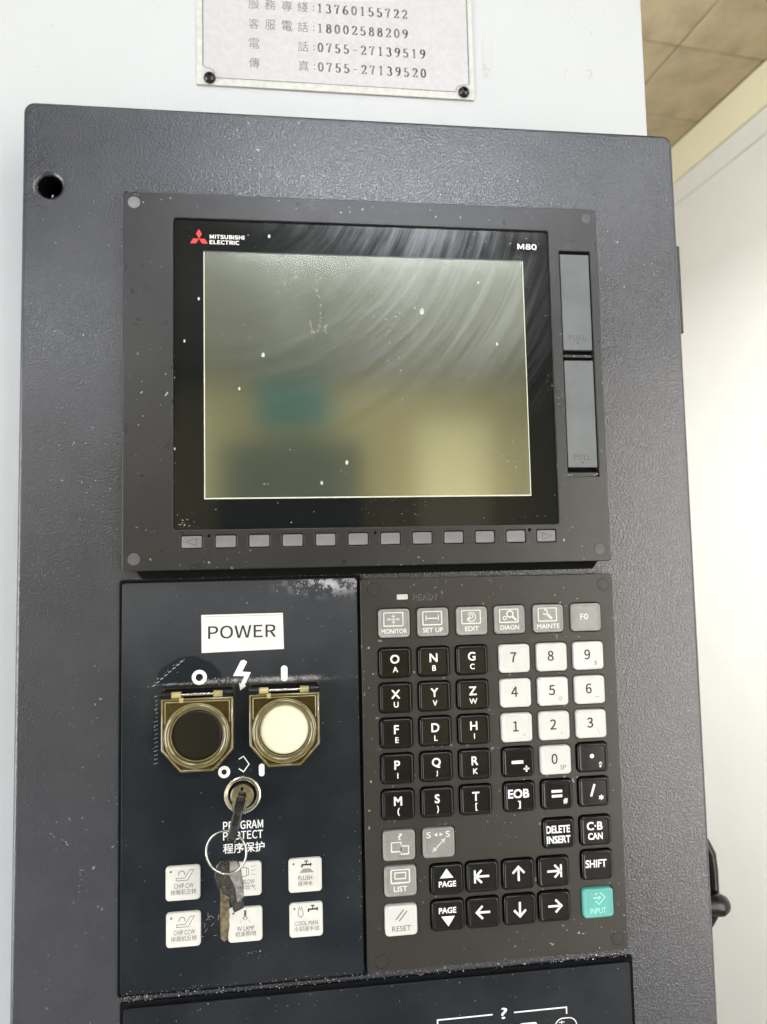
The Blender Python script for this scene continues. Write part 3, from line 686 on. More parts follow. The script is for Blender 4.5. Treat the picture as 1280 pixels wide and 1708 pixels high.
NM = [('7', None, 0), ('8', ':', 1.6), ('9', 's', 2.2), ('4', None, 0), ('5', '@', 2.3), ('6', '~', .7), ('1', '<', 1.4), ('2', '>', 1.4), ('3', '\\', 3.0)]
for i, (a, b, hs) in enumerate(NM): keys.append((NX[i % 3], RY[i // 3] - (.2 if i // 3 else 0.1), 'w', 'white key marked %s' % a, num(a, b, hs)))
keys.append((NX[1], -305.9, 'w', 'white key marked 0 and SP', num('0', 'SP', 2.3)))
def f(p): p.line([(-3.6, -.0), (2.8, -.0)], 1.7); p.line([(2.8, -3.6), (6, -3.6)], .9); p.line([(4.4, -2.0), (4.4, -5.2)], .9)
keys.append((NX[0], -305.8, 'b', 'black key marked minus and plus', [('inkw', f)]))
def f(p): p.dot(-.5, .8, 1.2); p.line([(4.3, -3.0), (4.2, -4.4), (3.7, -5.2)], 1.0); p.dot(4.2, -3.3, .9)
keys.append((NX[2], -305.6, 'b', 'black key marked point and comma', [('inkw', f)]))
def f(p): p.text('EOB', -.6, 1.8, 4.7, 11.6, 0.03); p.text(']', -.4, -4.0, 4.2, 1.5, 0.02)
keys.append((NX[0] + .2, -323.9, 'b', 'black key marked EOB', [('inkw', f)]))
def f(p): p.line([(-3.1, 1.7), (2.8, 1.7)], 1.4); p.line([(-3.0, -.8), (2.8, -.8)], 1.4); p.text('#', 4.5, -3.6, 3.0, 2.4, 0.03)
keys.append((NX[1], -323.8, 'b', 'black key marked equals and hash', [('inkw', f)]))
def f(p): p.line([(-1.9, -2.2), (0.3, 4.1)], 1.2); p.text('*', 3.8, -3.0, 2.8, 2.8, 0.03)
keys.append((NX[2], -323.7, 'b', 'black key marked slash and star', [('inkw', f)]))
def f(p): p.text('DELETE', -.5, 2.3, 3.9, 13.2, 0.03); p.text('INSERT', -.3, -3.0, 3.9, 13.2, 0.03)
keys.append((NX[1] + .2, -344.1, 'b', 'black key marked DELETE INSERT', [('inkw', f)]))
def f(p): p.text('C·B', -.6, 2.5, 4.4, 8.8, 0.03); p.text('CAN', -.4, -2.8, 3.6, 8.2, 0.03)
keys.append((NX[2], -343.9, 'b', 'black key marked C B CAN', [('inkw', f)]))
def f(p): p.text('SHIFT', -.7, .9, 4.1, 11.8, 0.025)
keys.append((NX[2], -361.8, 'b', 'black key marked SHIFT', [('inkw', f)]))
def f(p): p.poly([(-3.7, .9), (3.5, .9), (-.1, 5.6)]); p.text('PAGE', .2, -2.1, 3.0, 9.2, 0.03)
keys.append((163.5, -363.4, 'b', 'black key with an up triangle over PAGE', [('inkw', f)]))
def f(p): p.poly([(-3.5, -.2), (3.7, -.2), (.2, -5.3)]); p.text('PAGE', -.1, 2.7, 3.0, 9.2, 0.03)
keys.append((163.5, -381.4, 'b', 'black key with PAGE over a down triangle', [('inkw', f)]))
def arrow(ang, bar=False):
    c, s = math.cos(math.radians(ang)), math.sin(math.radians(ang))
    def R(q): return [(x * c - y * s, x * s + y * c + .4) for x, y in q]
    def f(p):
        p.line(R([(-3.6, 0), (3.0, 0)]), 1.15); p.line(R([(0.4, 3.2), (3.6, 0), (0.4, -3.2)]), 1.15)
        if bar: p.line(R([(4.0, -3.3), (4.0, 3.3)]), 1.0)
    return f
for x, y, a, b, t in ((182.4, -363.4, 180, 1, 'left arrow against a bar'), (201.9, -363.6, 90, 0, 'up arrow'), (221.1, -363.6, 0, 1, 'right arrow against a bar'),
                      (182.4, -381.5, 180, 0, 'left arrow'), (202, -381.5, -90, 0, 'down arrow'), (221, -381.4, 0, 0, 'right arrow')):
    keys.append((x, y, 'b', 'black key with a ' + t, [('inkw', arrow(a, b))]))
def ic(p): p.line(rr(10.2, 7.0, .4, 2, -.3, 2.1), .6, True)
FX = [138.8, 159.7, 180.9, 201.8, 223.4, 244.8]
def f0(p): ic(p); p.line([(-3.6, 2.1), (3, 2.1)], .45); p.line([(-.3, 4.6), (-.3, -.4)], .45); p.poly([(-1.3, 3.2), (.7, 3.2), (-.3, 4.9)]); p.poly([(-1.3, 1.0), (.7, 1.0), (-.3, -.7)]); p.poly([(-4.1, 2.1), (-2.4, 3), (-2.4, 1.2)]); p.poly([(3.5, 2.1), (1.8, 3), (1.8, 1.2)]); p.text('MONITOR', 0, -4.2, 2.5, 13.8, .015)
def f1(p): ic(p); p.line([(-3.6, .9), (-3.6, 3.6)], .5); p.line([(3, .9), (3, 3.6)], .5); p.line([(-3, 2), (2.4, 2)], .6); p.text('SET UP', 0, -4.2, 2.5, 11, .015)
def f2(p): ic(p); p.ring(-.2, 2.0, 2.4, .5, 210, 500, 18); p.ring(-.2, 2.4, 1.0, .45, 0, 360, 14); p.poly([(-2.8, .6), (-.6, .7), (-1.8, 2.1)]); p.text('EDIT', 0, -4.2, 2.5, 7.6, .015)
def f3(p): ic(p); p.ring(.3, 3.0, 1.7, .7); p.line([(1.5, 1.8), (3.8, -.4)], 1.1); p.ring(-2.6, .9, .9, .5); p.text('DIAGN', 0, -4.2, 2.5, 10.4, .015)
def f4(p): ic(p); p.ring(-1.6, 3.5, 1.3, .8, -150, 110, 12); p.line([(-.8, 2.7), (2.2, -.2)], 1.2); p.text('MAINTE', 0, -4.2, 2.5, 12.6, .015)
def f5(p): p.text('F0', -.9, .4, 3.3, 4.6, .015)
for x, fn, t, dy in zip(FX, (f0, f1, f2, f3, f4, f5), ('MONITOR', 'SET UP', 'EDIT', 'DIAGN', 'MAINTE', 'F0'), (0, 0, 0, 0, 0, 0)):
    keys.append((x + .1, -230.5, 'g', 'smoky grey key marked ' + t, [('inkg', fn)]))
def f(p): p.text('?', .6, 4.4, 3.6, 2.2, .015); p.line(rr(5, 4.6, .1, 1, -1.4, -.9), .6, True); p.line(rr(3.9, 4.0, .1, 1, 3.0, -2.6), .6, True)
keys.append((138.9, -344.6, 'g', 'grey key with a question mark over two squares', [('inkg', f)]))
def f(p): p.text('S', -5.2, 4.0, 3.2, 2.4, .015); p.text('S', 5.0, 4.0, 3.2, 2.4, .015); p.poly([(-2.4, 4), (-.6, 5), (-.6, 3)]); p.poly([(2.4, 4), (.6, 5), (.6, 3)]); p.line([(-2.6, -4), (3, 1.4)], .5); p.poly([(-3.4, -4.8), (-.9, -3.8), (-2.6, -2.2)]); p.poly([(3.8, 2.2), (1.2, 1.2), (2.9, -.5)])
keys.append((159.8, -344.6, 'g', 'pale grey key with S, S and a slanting double arrow', [('inkg', f)]))
def f(p): p.line(rr(9.6, 6.6, .4, 1, 0, 2.3), .7, True); p.line(rr(5.6, 3.0, .1, 1, 0, 2.6), .6, True); p.text('LIST', 0, -4.0, 2.7, 7, .015)
keys.append((139.2, -362.5, 'g', 'grey key marked LIST', [('inkg', f)]))
def f(p): p.line([(-2.8, .4), (1.4, 5.4)], .5); p.line([(-1.1, -.3), (3.1, 4.6)], .5); p.text('RESET', .1, -3.9, 2.7, 9.8, 0)
keys.append((139.1, -381.9, 'w', 'white key marked RESET', [('inkm', f)]))
def f(p): p.line([(-1.6, 4.2), (.4, 6.1), (3.8, 2.7), (.4, -.7), (-1.6, 1.2)], .55); p.line([(-2.8, 2.7), (.6, 2.7)], .7); p.poly([(0, 4.0), (1.9, 2.7), (0, 1.4)]); p.text('INPUT', -.2, -3.9, 2.9, 9.0, .01)
keys.append((245.0, -381.3, 't', 'teal key marked INPUT', [('inkt', f)]))
plate('base_plate', [rect(121.4, -407, 261.4, -207, 1.2, 3)] + [rect(x - KW / 2 - .32, y - KH / 2 - .32, x + KW / 2 + .32, y + KH / 2 + .32, 2.3, 4) for x, y, *_ in keys] + [rect(140.8, -218.3, 147.2, -215.3, .3, 2)], -8.9, KZ, 'kbd', 0.45, ku, K0, 3)
link('backing', mesh('backing', *box(123, -405, -8.85, 260, -209, -6.4), 'black'), ku)
ringsets = {'b': [(0.0, -3.2), (0.0, 1.0), (.12, 1.5), (.45, 1.85), (.9, 1.95), (1.25, 1.9), (1.9, 1.72)],
            'w': [(0.0, -3.2), (0.0, 1.1), (.15, 1.6), (.5, 1.95), (1.0, 2.05), (1.35, 2.0), (2.3, 1.6)],
            'g': [(0.0, -3.2), (0.0, .9), (.12, 1.35), (.4, 1.6), (.8, 1.65), (1.0, 1.6), (1.8, .9)]}
ringsets['t'] = ringsets['w']
kme = {s: mesh('key', *loft(KW, KH, 2.1, ringsets[s], 5), {'b': 'keyb', 'w': 'keyw', 'g': 'keyg', 't': 'keyt'}[s], 50) for s in 'bwgt'}
for x, y, st, lb, legs in keys:
    k = link('key', kme[st], ku, (x, y, KZ), lb)
    zt = KZ + ringsets[st][-1][1] + .05
    for m, fn in legs:
        p = Print(); fn(p); p.make('legend', m, k, (x, y, zt))
for x, y in ((128.5, -212.3), (255.9, -212.7), (128.6, -402.1), (255.5, -401.2)):
    link('screw_cap', mesh('screw_cap', *lathe([(3.25, -.3), (3.25, 0.03), (3.0, .06), (2.75, 0.05), (2.7, -.05), (2.55, .10), (0.01, .14)], 28), 'kbd', 30), ku, (x, y, KZ))
    link('cap_groove', mesh('cap_groove', *lathe([(3.45, 0.0), (3.45, 0.02), (3.2, 0.02)], 28, close=False), 'black'), ku, (x, y, KZ))
link('indicator_lamp', mesh('indicator_lamp', *loft(5.9, 2.7, .3, [(0, -3), (0, -.3), (.3, -.15)], 2), 'keygrim', 40), ku, (143.8, -216.8, KZ), 'small unlit white indicator beside READY')
Print().text('READY', 156, -217.0, 3.2, 13.6, 0.0).make('lettering', 'mould', ku, (0, 0, KZ + .03))
Print().text('READY', 156.15, -217.18, 3.2, 13.6, -0.012).make('lettering_glint', 'mouldl', ku, (0, 0, KZ + .02))  # paler offset copy painted as the lit edge of raised letters
fl = [(random.uniform(122, 261), random.uniform(-406, -208)) for _ in range(36)]
def off_keys(p): return all(abs(p[0] - k[0]) > KW / 2 + .6 or abs(p[1] - k[1]) > KH / 2 + .6 for k in keys)
fl = [p for p in fl if off_keys(p)]
link('dust_specks', mesh('dust_specks', *flakes(fl, KZ, .22), 'dust'), ku, kind='stuff')

# ================================================================= power and operation panel
OZ = -6.0
op = thing('power_panel', 59, -409, -9, 'dark blue black panel with two amber covered power buttons, key lock and six white buttons', 'control panel')
O0 = (59, -409, -9)
plate('gasket', [rect(-3.0, -411, 122.0, -204.5, 1.5, 3)], -8.98, -7.6, 'black', .3, op, O0)
plate('face_plate', [rect(-1.2, -408.9, 119.9, -206.2, 1.6, 4)], -7.6, OZ, 'overlay', .3, op, (0, 0, 0))
T = OZ + .05
# POWER sticker
lb = link('sticker', mesh('sticker', *prism([(38.7, -242.9), (80.9, -242.3), (80.5, -223.5), (38.6, -223.4)], OZ, OZ + .18), 'label'), op, label='white sticker reading POWER')
Print().text('POWER', 59.4, -232.6, 6.7, 34.8, 0.010).make('lettering', 'inkd', lb, (0, 0, OZ + .22))
Print().line([(59.5 - 19.9, -224.4), (59.5 + 20, -224.5)], .22).make('sticker_crease', 'inkf', lb, (0, 0, OZ + .21))
Print().ring(37.5, -255.3, 2.85, 1.95).make('off_symbol', 'inkw', op, (0, 0, T), 'white ring printed above the dark button')
Print().poly(rr(3.4, 8.2, 1.65, 6, 80.9, -255.0)).make('on_symbol', 'inkw', op, (0, 0, T), 'white bar printed above the cream button')
Print().poly([(58.6, -247.4), (61.4, -248.2), (58.8, -253.6), (64.1, -254.2), (60.6, -260.9), (61.9, -260.3), (58.6, -263.4), (57.4, -260.0), (58.6, -260.4), (60.4, -256.2), (54.2, -255.6)][:0] or [(60.2, -247.2), (61.8, -248.3), (59.3, -253.2), (63.7, -253.7), (60.5, -260.2), (61.3, -260.6), (58.2, -262.8), (57.6, -258.8), (58.5, -259.4), (60.3, -255.6), (54.5, -255.3), (58.6, -247.6)]).make('flash_symbol', 'inkw', op, (0, 0, T), 'white lightning flash')
Print().ring(49.8, -303.7, 2.2, 1.7).make('unlocked_symbol', 'inkw', op, (0, 0, T), 'small white ring at the key lock')
Print().poly(rr(2.9, 6.4, 1.4, 5, 68.8, -303.7)).make('locked_symbol', 'inkw', op, (0, 0, T), 'small white bar at the key lock')
Print().line([(57.2, -297.7), (59.6, -296.3), (62.4, -300.4), (59.6, -304.1), (57.2, -302.4)], .5).make('protect_symbol', 'inkw', op, (0, 0, T))
Print().text('PROGRAM', 59.2, -330.6, 4.2, 20.2, .012).make('lettering', 'inkw', op, (0, 0, T), 'white PROGRAM lettering')
Print().text('PROTECT', 59.1, -335.7, 4.2, 20.0, .012).make('lettering', 'inkw', op, (0, 0, T), 'white PROTECT lettering')
Print().text('程序保护', 59.5, -341.9, 5.0, 20.8, .008).make('lettering', 'inkw', op, (0, 0, T), 'white Chinese lettering below PROTECT')
# covered push buttons
def pushbutton(cx, cy, capm, lab):
    base_ = link('push_button', mesh('push_button', *lathe([(15.6, OZ), (15.6, -4.2), (14.6, -3.4), (14.0, -3.2), (13.4, -4.4), (12.9, -4.6), (12.9, -5.5)], 40, close=False), 'amberd', 40), op, (cx, cy, 0), lab)
    for r_, z_ in ((14.9, -2.6), (13.6, -1.6)): pass
    L, R_, T_, B_ = -17.7, 17.9, 22.6, -18.0
    plan_ = [(L, T_), (R_, T_), (R_, -7.6), (8.2, B_), (-8.4, B_), (L, -7.0)]
    V, F = prism(plan_, OZ + .02, OZ + 2.0, .3); link('base_flange', mesh('base_flange', V, F, 'amberd', 30), base_, (cx, cy, 0))
    link('button_cap', mesh('button_cap', *lathe([(12.3, -4.5), (12.3, .9), (11.8, 1.4), (11.1, 1.55), (0.01, 1.6)], 40), capm, 40), base_, (cx, cy, 0), 'round %s button cap' % ('cream' if capm == 'capw' else 'dark brown'))
    # clear flip cover: outer skirt, lid with a raised round dome wall
    def wallring(poly, t, z0, z1):
        n = len(poly); ccx = sum(p[0] for p in poly) / n; ccy = sum(p[1] for p in poly) / n
        inn = [(x + (ccx - x) * t / math.hypot(x - ccx, y - ccy), y + (ccy - y) * t / math.hypot(x - ccx, y - ccy)) for x, y in poly]
        V = [(x, y, z) for z in (z0, z1) for pl in (poly, inn) for x, y in pl]; F = []
        for i in range(n):
            j = (i + 1) % n; F += [(i, j, j + 2 * n, i + 2 * n), (i + n, j + n, j + 3 * n, i + 3 * n), (i + 2 * n, j + 2 * n, j + 3 * n, i + 3 * n), (i, j, j + n, i + n)]
        return V, F
    cov = [(L, T_ - 4.2), (R_, T_ - 4.2), (R_, -7.6), (8.2, B_), (-8.4, B_), (L, -7.0)]
    link('cover_skirt', mesh('cover_skirt', *wallring(cov, 1.2, OZ + 2.1, 2.0), 'amber'), base_, (cx, cy, 0))
    dome = lathe([(15.9, .4), (15.9, 2.6), (15.4, 3.4), (14.4, 3.5), (13.8, 3.0), (13.5, 2.2), (13.2, 1.9)], 48, close=False)
    link('cover_dome', mesh('cover_dome', *dome, 'amber', 50), base_, (cx, cy, 0))
    link('cover_window', mesh('cover_window', *lathe([(13.2, 1.9), (.01, 1.95)], 48, close=False), 'amberclear', 50), base_, (cx, cy, 0))
    # lid sheet between dome and outline
    n = 48; V, F = [], []
    outl = []
    for i in range(n):
        a = 2 * math.pi * i / n; d = (math.cos(a), math.sin(a)); best = 1e9
        for k in range(6):
            (x1, y1), (x2, y2) = cov[k], cov[(k + 1) % 6]; ex, ey = x2 - x1, y2 - y1; den = d[0] * ey - d[1] * ex
            if abs(den) > 1e-9:
                t = (x1 * ey - y1 * ex) / den; u = (x1 * d[1] - y1 * d[0]) / den
                if t > 0 and -1e-6 <= u <= 1 + 1e-6: best = min(best, t)
        outl.append((d[0] * best, d[1] * best)); V += [(15.9 * d[0], 15.9 * d[1], 2.02), (d[0] * best, d[1] * best, 2.02)]
    for i in range(n): j = (i + 1) % n; F.append((2 * i, 2 * i + 1, 2 * j + 1, 2 * j))
    link('cover_lid', mesh('cover_lid', V, F, 'amber'), base_, (cx, cy, 0))
    rimb = tube([(x * .965, y * .965, 1.7) for x, y in [(L, T_ - 4.2), (R_, T_ - 4.2), (R_, -7.6), (8.2, B_), (-8.4, B_), (L, -7.0)]], .85, 8, True)
    hoopb = tube([(14.6 * math.cos(t * .1309), 14.6 * math.sin(t * .1309), 2.6) for t in range(48)], 1.35, 10, True)
    link('cover_rim', mesh('cover_rim', *join(rimb, hoopb), 'ambers', 60), base_, (cx, cy, 0))
    rim = tube([(x * .985, y * .985, 2.1) for x, y in [(L, T_ - 4.2), (R_, T_ - 4.2), (R_, -7.6), (8.2, B_), (-8.4, B_), (L, -7.0)]], .22, 6, True)
    hoop = tube([(15.9 * math.cos(t * .1309), 15.9 * math.sin(t * .1309), 3.1) for t in range(48)], .2, 6, True)
    hoop2 = tube([(12.9 * math.cos(t * .1309), 12.9 * math.sin(t * .1309), 1.9) for t in range(48)], .2, 6, True)
    rim2 = tube([(L + 2, T_ - 6, 1.9), (L + 2, 6, 1.9)], .25, 6); rim3 = tube([(R_ - 2, T_ - 6, 1.9), (R_ - 2, 6, 1.9)], .25, 6)
    rim4 = tube([(L + 2, T_ - 6, 1.9), (R_ - 2, T_ - 6, 1.9)], .25, 6)
    lowb = tube([(-8, B_ + .3, -1.5), (8, B_ + .3, -1.5)], .5, 6)
    link('cover_edge_glints', mesh('cover_edge_glints', *join(rim, hoop, hoop2, rim2, rim3, rim4, lowb), 'amberl', 50), base_, (cx, cy, 0))  # thin pale tubes painted as highlights along lid and dome edges
    # hinge: black barrels at the ends, amber knuckles, steel pin
    hy = T_ - 2.6
    def bar(xa, xb, r, m, nm): link(nm, mesh(nm, *tube([(xa, hy, 1.0), (xb, hy, 1.0)], r, 16), m, 50), base_, (cx, cy, 0))
    bar(L, L + 5.0, 2.0, 'jet', 'hinge_barrel'); bar(R_ - 5.2, R_, 2.0, 'jet', 'hinge_barrel')
    bar(L + 5.1, L + 9.8, 1.7, 'amberl', 'hinge_knuckle'); bar(R_ - 9.8, R_ - 5.3, 1.7, 'amberl', 'hinge_knuckle'); bar(L + 9.8, R_ - 9.8, 0.75, 'steel', 'hinge_pin')
    link('cover_catch', mesh('cover_catch', *box(L + 9, T_ - 6.3, 1.0, L + 11, T_ - 3.9, 2.6), 'amberl'), base_, (cx, cy, 0))
    # rounded raised lip above the cover
    link('hinge_mount', mesh('hinge_mount', *loft(R_ - L - 1, 6.4, 1.0, [(0, OZ + .02), (0, -2.2), (.6, -1.4)], 3, (L + R_) / 2, T_ - 3.4), 'black', 40), base_, (cx, cy, 0))
M['amberclear'] = tinted('clear amber lid window', (0.99, 0.98, 0.92), (0.4, 0.38, 0.28), 0.003)
pushbutton(37.5, -282.6, 'capd', 'power off button, dark cap under an amber flip cover')
pushbutton(80.9, -282.2, 'capw', 'power on button, cream cap under an amber flip cover')
# key lock
lk = link('key_lock', mesh('key_lock', *lathe([(9.6, OZ), (9.6, -5.0), (9.2, -4.0), (8.6, -3.8), (8.0, -4.3), (7.6, -4.6), (7.2, -4.6)], 44, close=False), 'steel', 35), op, (59.1, -315.2, 0), 'round nickel key lock under the symbols')
link('lock_recess', mesh('lock_recess', *lathe([(7.4, -5.4), (0.01, -5.4)], 32, close=False), 'black'), lk, (59.1, -315.2, 0))
link('lock_plug', mesh('lock_plug', *lathe([(5.9, -5.4), (5.9, -2.6), (5.4, -2.0), (.01, -1.95)], 36), 'brass', 35), lk, (59.1, -315.2, 0))
link('key_slot', mesh('key_slot', *box(-.7, -4.2, -1.95, .7, 4.6, -1.85), 'black'), lk, (59.1, -315.2, 0))
# six square buttons
bme = mesh('square_button', *loft(17.0, 16.9, 1.8, [(0, OZ - .5), (0, -5.2), (.25, -4.75), (.8, -4.55), (1.3, -4.55), (1.5, -4.6)], 4), 'btnw', 40)
def conveyor(p):
    p.line([(-2.6, 2.4), (-2.6, 3.8), (2.2, 3.8), (4, 7.0), (5.4, 7.0)][:0] or [(-3.2, 2.6), (-3.2, 1.4), (2.4, 1.4), (5.4, 6.4), (3.4, 6.4), (1.0, 2.6), (-1.2, 2.6)], .28, True); p.ring(-.6, 4.6, 1.5, .35, -20, 200, 12)
def cw(p): conveyor(p); p.text('CHIP CW', .5, -1.2, 2.3, 9.6, 0); p.text('排屑机正转', .3, -4.2, 2.6, 12.6, 0)
def ccw(p): conveyor(p); p.text('CHIP CCW', .5, -1.2, 2.3, 10.4, 0); p.text('排屑机反转', .3, -4.2, 2.6, 12.6, 0)
def blow(p): p.line([(-5, 5.8), (1, 5.8), (1, 1.6), (-5, 1.6)], .28); p.line([(1, 5.4), (2, 5.4), (2, 2.0), (1, 2.0)], .28); p.line([(3.2, 6), (5.4, 6.6)], .22); p.line([(3.2, 4.2), (5.4, 4.4)], .22); p.line([(3.2, 2.6), (5.4, 2.0)], .22); p.text('WP BLOW', .2, -1.2, 2.2, 9.6, 0); p.text('工件吹气', .4, -4.0, 2.6, 10.2, 0)
def lampi(p): p.poly([(-.6, 7.2), (.6, 7.2), (.6, 4.4), (-.6, 4.4)]); p.line([(-1.4, 3), (0, 4.4), (1.4, 3)], .3); p.ring(0, 3.2, .8, .25); p.line([(-1.8, 2.2), (-2.6, 1.2)], .2); p.line([(1.8, 2.2), (2.6, 1.2)], .2); p.text('W LAMP', .2, -1.7, 2.2, 8.6, 0); p.text('机床照明', .2, -4.4, 2.6, 10.2, 0)
def tap(p, x, y): p.line([(x - 2.4, y), (x + 2.4, y)], .8); p.line([(x, y), (x, y + 1.7)], .5); p.line([(x - 1, y + 1.8), (x + 1, y + 1.8)], .6); p.line([(x - 2.2, y), (x - 2.2, y - 1.3)], .8); p.line([(x + 2.3, y + .8), (x + 2.3, y - .8)], .7)
def flush(p): tap(p, .6, 5.3); p.text('FLUSH', 0, -1.2, 2.2, 7, 0); p.text('自冲水', .2, -4.0, 2.5, 7.4, 0)
def flush2(p): p.poly([(-3.0, 1.3), (4.6, 1.3), (2.4, 3.4), (-1.0, 3.4)])
def cool(p): tap(p, 3.4, 5.2)
def cool2(p): p.line([(-4, 2.6), (-4, 5), (-3.4, 6.8), (-2.9, 5), (-2.2, 6.6), (-1.8, 4.6), (-1.4, 3), (-2.6, 1.4)], .3, True); p.text('COOL MAN', 0, -1.4, 2.1, 11.8, 0); p.text('冷却液手动', .1, -4.2, 2.5, 12.8, 0)
SQ = [(29.3, -356.8, 'CHIP CW', [cw]), (59.8, -357.1, 'W BLOW', [blow]), (90.4, -357.3, 'FLUSH', [flush, flush2]), (29.5, -379.3, 'CHIP CCW', [ccw]), (60.0, -379.3, 'W LAMP', [lampi]), (90.6, -379.4, 'COOL MAN', [cool, cool2])]
for x, y, t, fns in SQ:
    k = link('square_button', bme, op, (x, y, 0), 'white square button marked ' + t.replace('W BLOW', 'BLOW'))
    for i, fn in enumerate(fns):
        p = Print(); fn(p); p.make('legend', 'inkd' if fn in (cool, flush) else ('inkf' if fn is flush2 else 'inkm'), k, (x, y, -4.55))
    link('indicator_dot', mesh('indicator_dot', *lathe([(.55, -4.62), (.5, -4.5), (.01, -4.48)], 10), 'inkm'), k, (x - 5.9, y + 5.9, 0))
# thick dust rims along the button covers, dust on the plate
def spots(n, fx, fy): return [(fx(), fy()) for _ in range(n)]
U, G = random.uniform, random.gauss
fz = spots(560, lambda: U(62.5, 98.5), lambda: -257.6 + G(0, .7)) + spots(300, lambda: U(38, 57), lambda: -257.6 + G(0, .6)) + spots(170, lambda: U(19, 40), lambda: -258.2 + G(0, .3))
link('dust_fuzz', mesh('dust_fuzz', *flakes(fz, OZ, .15, .5), 'dust'), op, kind='stuff')
fl = []
fl += spots(190, lambda: min(119.5, G(104, 12)), lambda: -207.3 - abs(G(0, 2.6)))
for i in range(30):
    t = random.random(); fl.append((12.8 + 17.5 * t + G(0, .5), -260 + 14.5 * t ** .75 + G(0, .5)))
for i in range(16): fl.append((15.2 + G(0, .8), U(-300, -262)))
fl += spots(34, lambda: U(0, 119), lambda: U(-408, -207)) + spots(40, lambda: U(118.3, 119.7), lambda: U(-408, -207)) + spots(40, lambda: U(0, 119), lambda: U(-408.6, -407.2)) + spots(14, lambda: G(64, 3), lambda: G(-394, 1.2)) + spots(16, lambda: G(46, 4), lambda: G(-376, 2))
fl = [p for p in fl if not (p[0] > 37.4 and p[0] < 82 and -243.3 < p[1] < -223) and all(abs(p[0] - s[0]) > 8.7 or abs(p[1] - s[1]) > 8.7 for s in SQ) and -1 < p[0] < 119.8 and p[1] < -206.4]
link('dust_specks', mesh('dust_specks', *flakes(fl, OZ, .19), 'dust'), op, kind='stuff')
hp = Print()
for i in range(30):
    x, y = G(46, 6), G(-376, 4); a = U(0, 3.1); l = U(1, 3); 
    if x < 50 and x > 39: hp.line([(x, y), (x + l * math.cos(a), y + l * math.sin(a))], .1)
for i in range(17):
    y = -264 - i * 2.1; hp.line([(15.2 + U(-.6, .4), y - .3), (16.8, y + .3)], .16)
for i in range(8): 
    t = i / 8; hp.line([(14 + 16 * t, -259 + 13.5 * t), (15.5 + 16 * t, -258.2 + 13.5 * t)], .3)
hp.make('scratches', 'dust', op, (0, 0, OZ + .04), 'fine pale scratches and wipe marks')

# ================================================================= lower panel
lo = thing('lower_panel', 131, -520, -9, 'dark lower panel with white bracket and question mark at the bottom edge', 'control panel')
L0 = (131, -520, -9)
plate('gasket', [rect(-1.8, -640, 265.6, -413.4, 1.2, 3)], -8.98, -7.7, 'black', .3, lo, L0)
plate('face_plate', [rect(.4, -638, 263.2, -415.6, 1.6, 3)], -7.7, OZ, 'overlay2', .3, lo, (0, 0, 0))
p = Print(); p.line([(157.5, -446), (157.5, -435.3), (186.8, -435.3)], .7).line([(198.3, -435.3), (226.9, -435.3), (226.9, -438.6)], .7).text('?', 193, -435.2, 5.6, 3.3, .01)
p.line(rr(12, 9, 4.4, 6, 226.3, -445.2), .55, True).line([(224, -441.8), (224, -445)], .4).line([(222.4, -442.6), (225.6, -442.6)], .4)
p.poly(rr(9.5, 6, 1.2, 3, 205.8, -444.1)); p.make('lettering', 'inkw', lo, (0, 0, T), 'white bracket lines with question mark')
fl = spots(30, lambda: U(2, 262), lambda: U(-450, -417)) + spots(20, lambda: U(1, 263), lambda: U(-417, -416)) + spots(20, lambda: G(60, 30), lambda: G(-421, 1.5))
link('dust_specks', mesh('dust_specks', *flakes(fl, OZ, .19), 'dust'), lo, kind='stuff')
# metal chips collected in the channels between the panels
fl = spots(430, lambda: U(-1, 262), lambda: U(-413.2, -409.6)) + spots(90, lambda: U(225, 262), lambda: U(-413.2, -409.0)) + spots(60, lambda: U(0, 14), lambda: U(-413, -410.4))
fl2 = spots(170, lambda: U(18, 258), lambda: -204.1 + G(0, .25)) + spots(40, lambda: U(122, 262), lambda: U(-206.4, -204.6)) + spots(60, lambda: U(119.8, 121.3), lambda: U(-407, -208))
tag(link('metal_chips', mesh('metal_chips', *join(flakes(fl, -7.55, .30, .9), flakes(fl2, -8.9, .3, .8)), 'swarf'), None, (0, 0, 0)), 'tiny pale metal chips lying in the black channels between the panels', 'metal chips', kind='stuff')

# ================================================================= keys on a ring
KG = 'keys on the split ring'
k1 = thing('lock_key', 59.1, -315, -2, 'black headed key standing in the round lock, holding the split ring', 'key', KG)
link('blade', mesh('blade', *box(58.5, -318, -6.0, 59.7, -311.5, 9), 'steel'), k1, (0, 0, 0))
bow = [(12, -3.2), (13, -5.6), (15, -8.4), (18, -10.6), (24, -11.6), (31, -10.2), (35.5, -6), (37, 0), (35.5, 5.4), (31, 8.8), (24, 10), (17, 8.6), (14.5, 6.4), (13, 4.6), (12, 3.2)]   # (z, y)
V, F = prism(bow, -2.1, 2.1, .7); V = [(x_, y_, z_) for z_, y_, x_ in V]
c, s = math.cos(math.radians(-14)), math.sin(math.radians(-14))
V = [(x_ * c - y_ * s, x_ * s + y_ * c, z_) for x_, y_, z_ in V]
link('key_head', mesh('key_head', V, F, 'keyhead', 35), k1, (59.1, -315.2, 0))
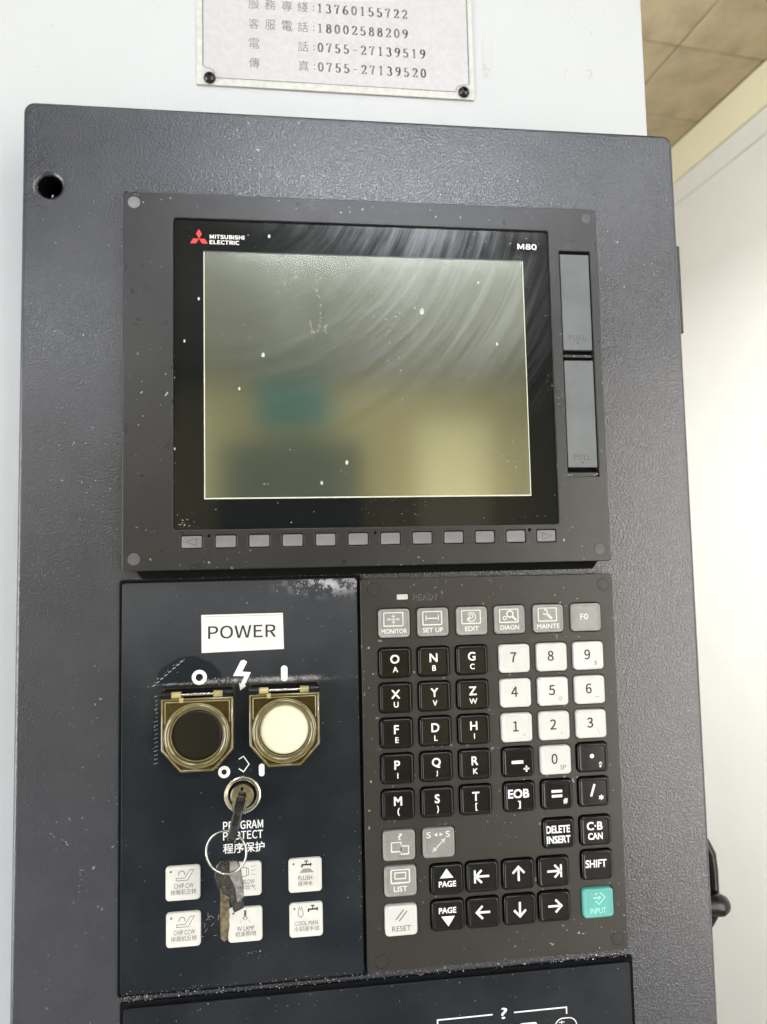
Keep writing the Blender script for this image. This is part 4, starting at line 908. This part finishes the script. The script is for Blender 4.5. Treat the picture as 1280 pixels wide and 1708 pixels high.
link('collar', mesh('collar', *tube([(59.1, -315, 5), (59.0, -315, 13.6)], [3.2, 3.7], 12), 'steel', 40), k1, (0, 0, 0))
sr = thing('split_ring', 54.7, -331, 28, 'thin silver split ring hanging from the key in the lock', 'key ring')
RC = (54.4, -329.9, 29)
pts = []
for i in range(73):
    t = 2 * math.pi * i / 36 + 1.2; rr_ = 9.6
    pts.append((RC[0] + rr_ * math.cos(t) * .97, RC[1] + rr_ * math.sin(t), RC[2] + .9 * math.cos(t) * 2.2 + (i / 72 - .5) * .9))
link('wire_coil', mesh('wire_coil', *tube(pts, .5, 8), 'steel', 60), sr, (0, 0, 0))
k2 = thing('hanging_key', 55, -345, 24, 'spare key with black head, paler on one side, hanging from the split ring over the white buttons', 'key', KG)
head = [(-4.6, 3.2), (-2.6, 5.4), (2.4, 5.2), (5.0, 3.6), (6.4, -1), (7.4, -8), (7.6, -18), (3.2, -19.4), (1.2, -12), (-1.8, -9.8), (-4.2, -6.2), (-5.6, -1.2)]
V, F = prism(head, -1.3, 1.3, .45)
V = [(x_, y_, z_ - .22 * x_) for x_, y_, z_ in V]
link('key_head', mesh('key_head', V, F, 'keyhead', 35), k2, (53.9, -341.0, 22))
V, F = prism([(1.4, 5.0), (4.8, 4.4), (6.6, -1), (7.5, -9), (7.7, -13), (4.6, -15), (3.8, -8), (1.2, -2)], 1.3, 2.5, .35); V = [(x_, y_, z_ - .22 * x_ + (x_ * -.15)) for x_, y_, z_ in V]
link('head_ridge', mesh('head_ridge', V, F, 'ridge', 35), k2, (53.9, -341.0, 22))  # paler face on one side of the head
bl = [(-3.2, -7), (.6, -9), (1.0, -16), (.7, -18.5), (1.0, -21), (.6, -23), (1.0, -25.5), (.5, -28), (.2, -31), (-1.4, -32.2), (-3.1, -30.6), (-3.3, -20)]
V, F = prism(bl, -1.1, .9, .25)
link('blade', mesh('blade', V, F, 'brassd', 30) if 'brassd' in M else mesh('blade', V, F, mat('worn brass blade', (0.30, 0.25, 0.16), .25, .5, .85, var=.45, vscale=350, bmp=.6, bscale=500), 30), k2, (54.0, -341.0, 21.4))
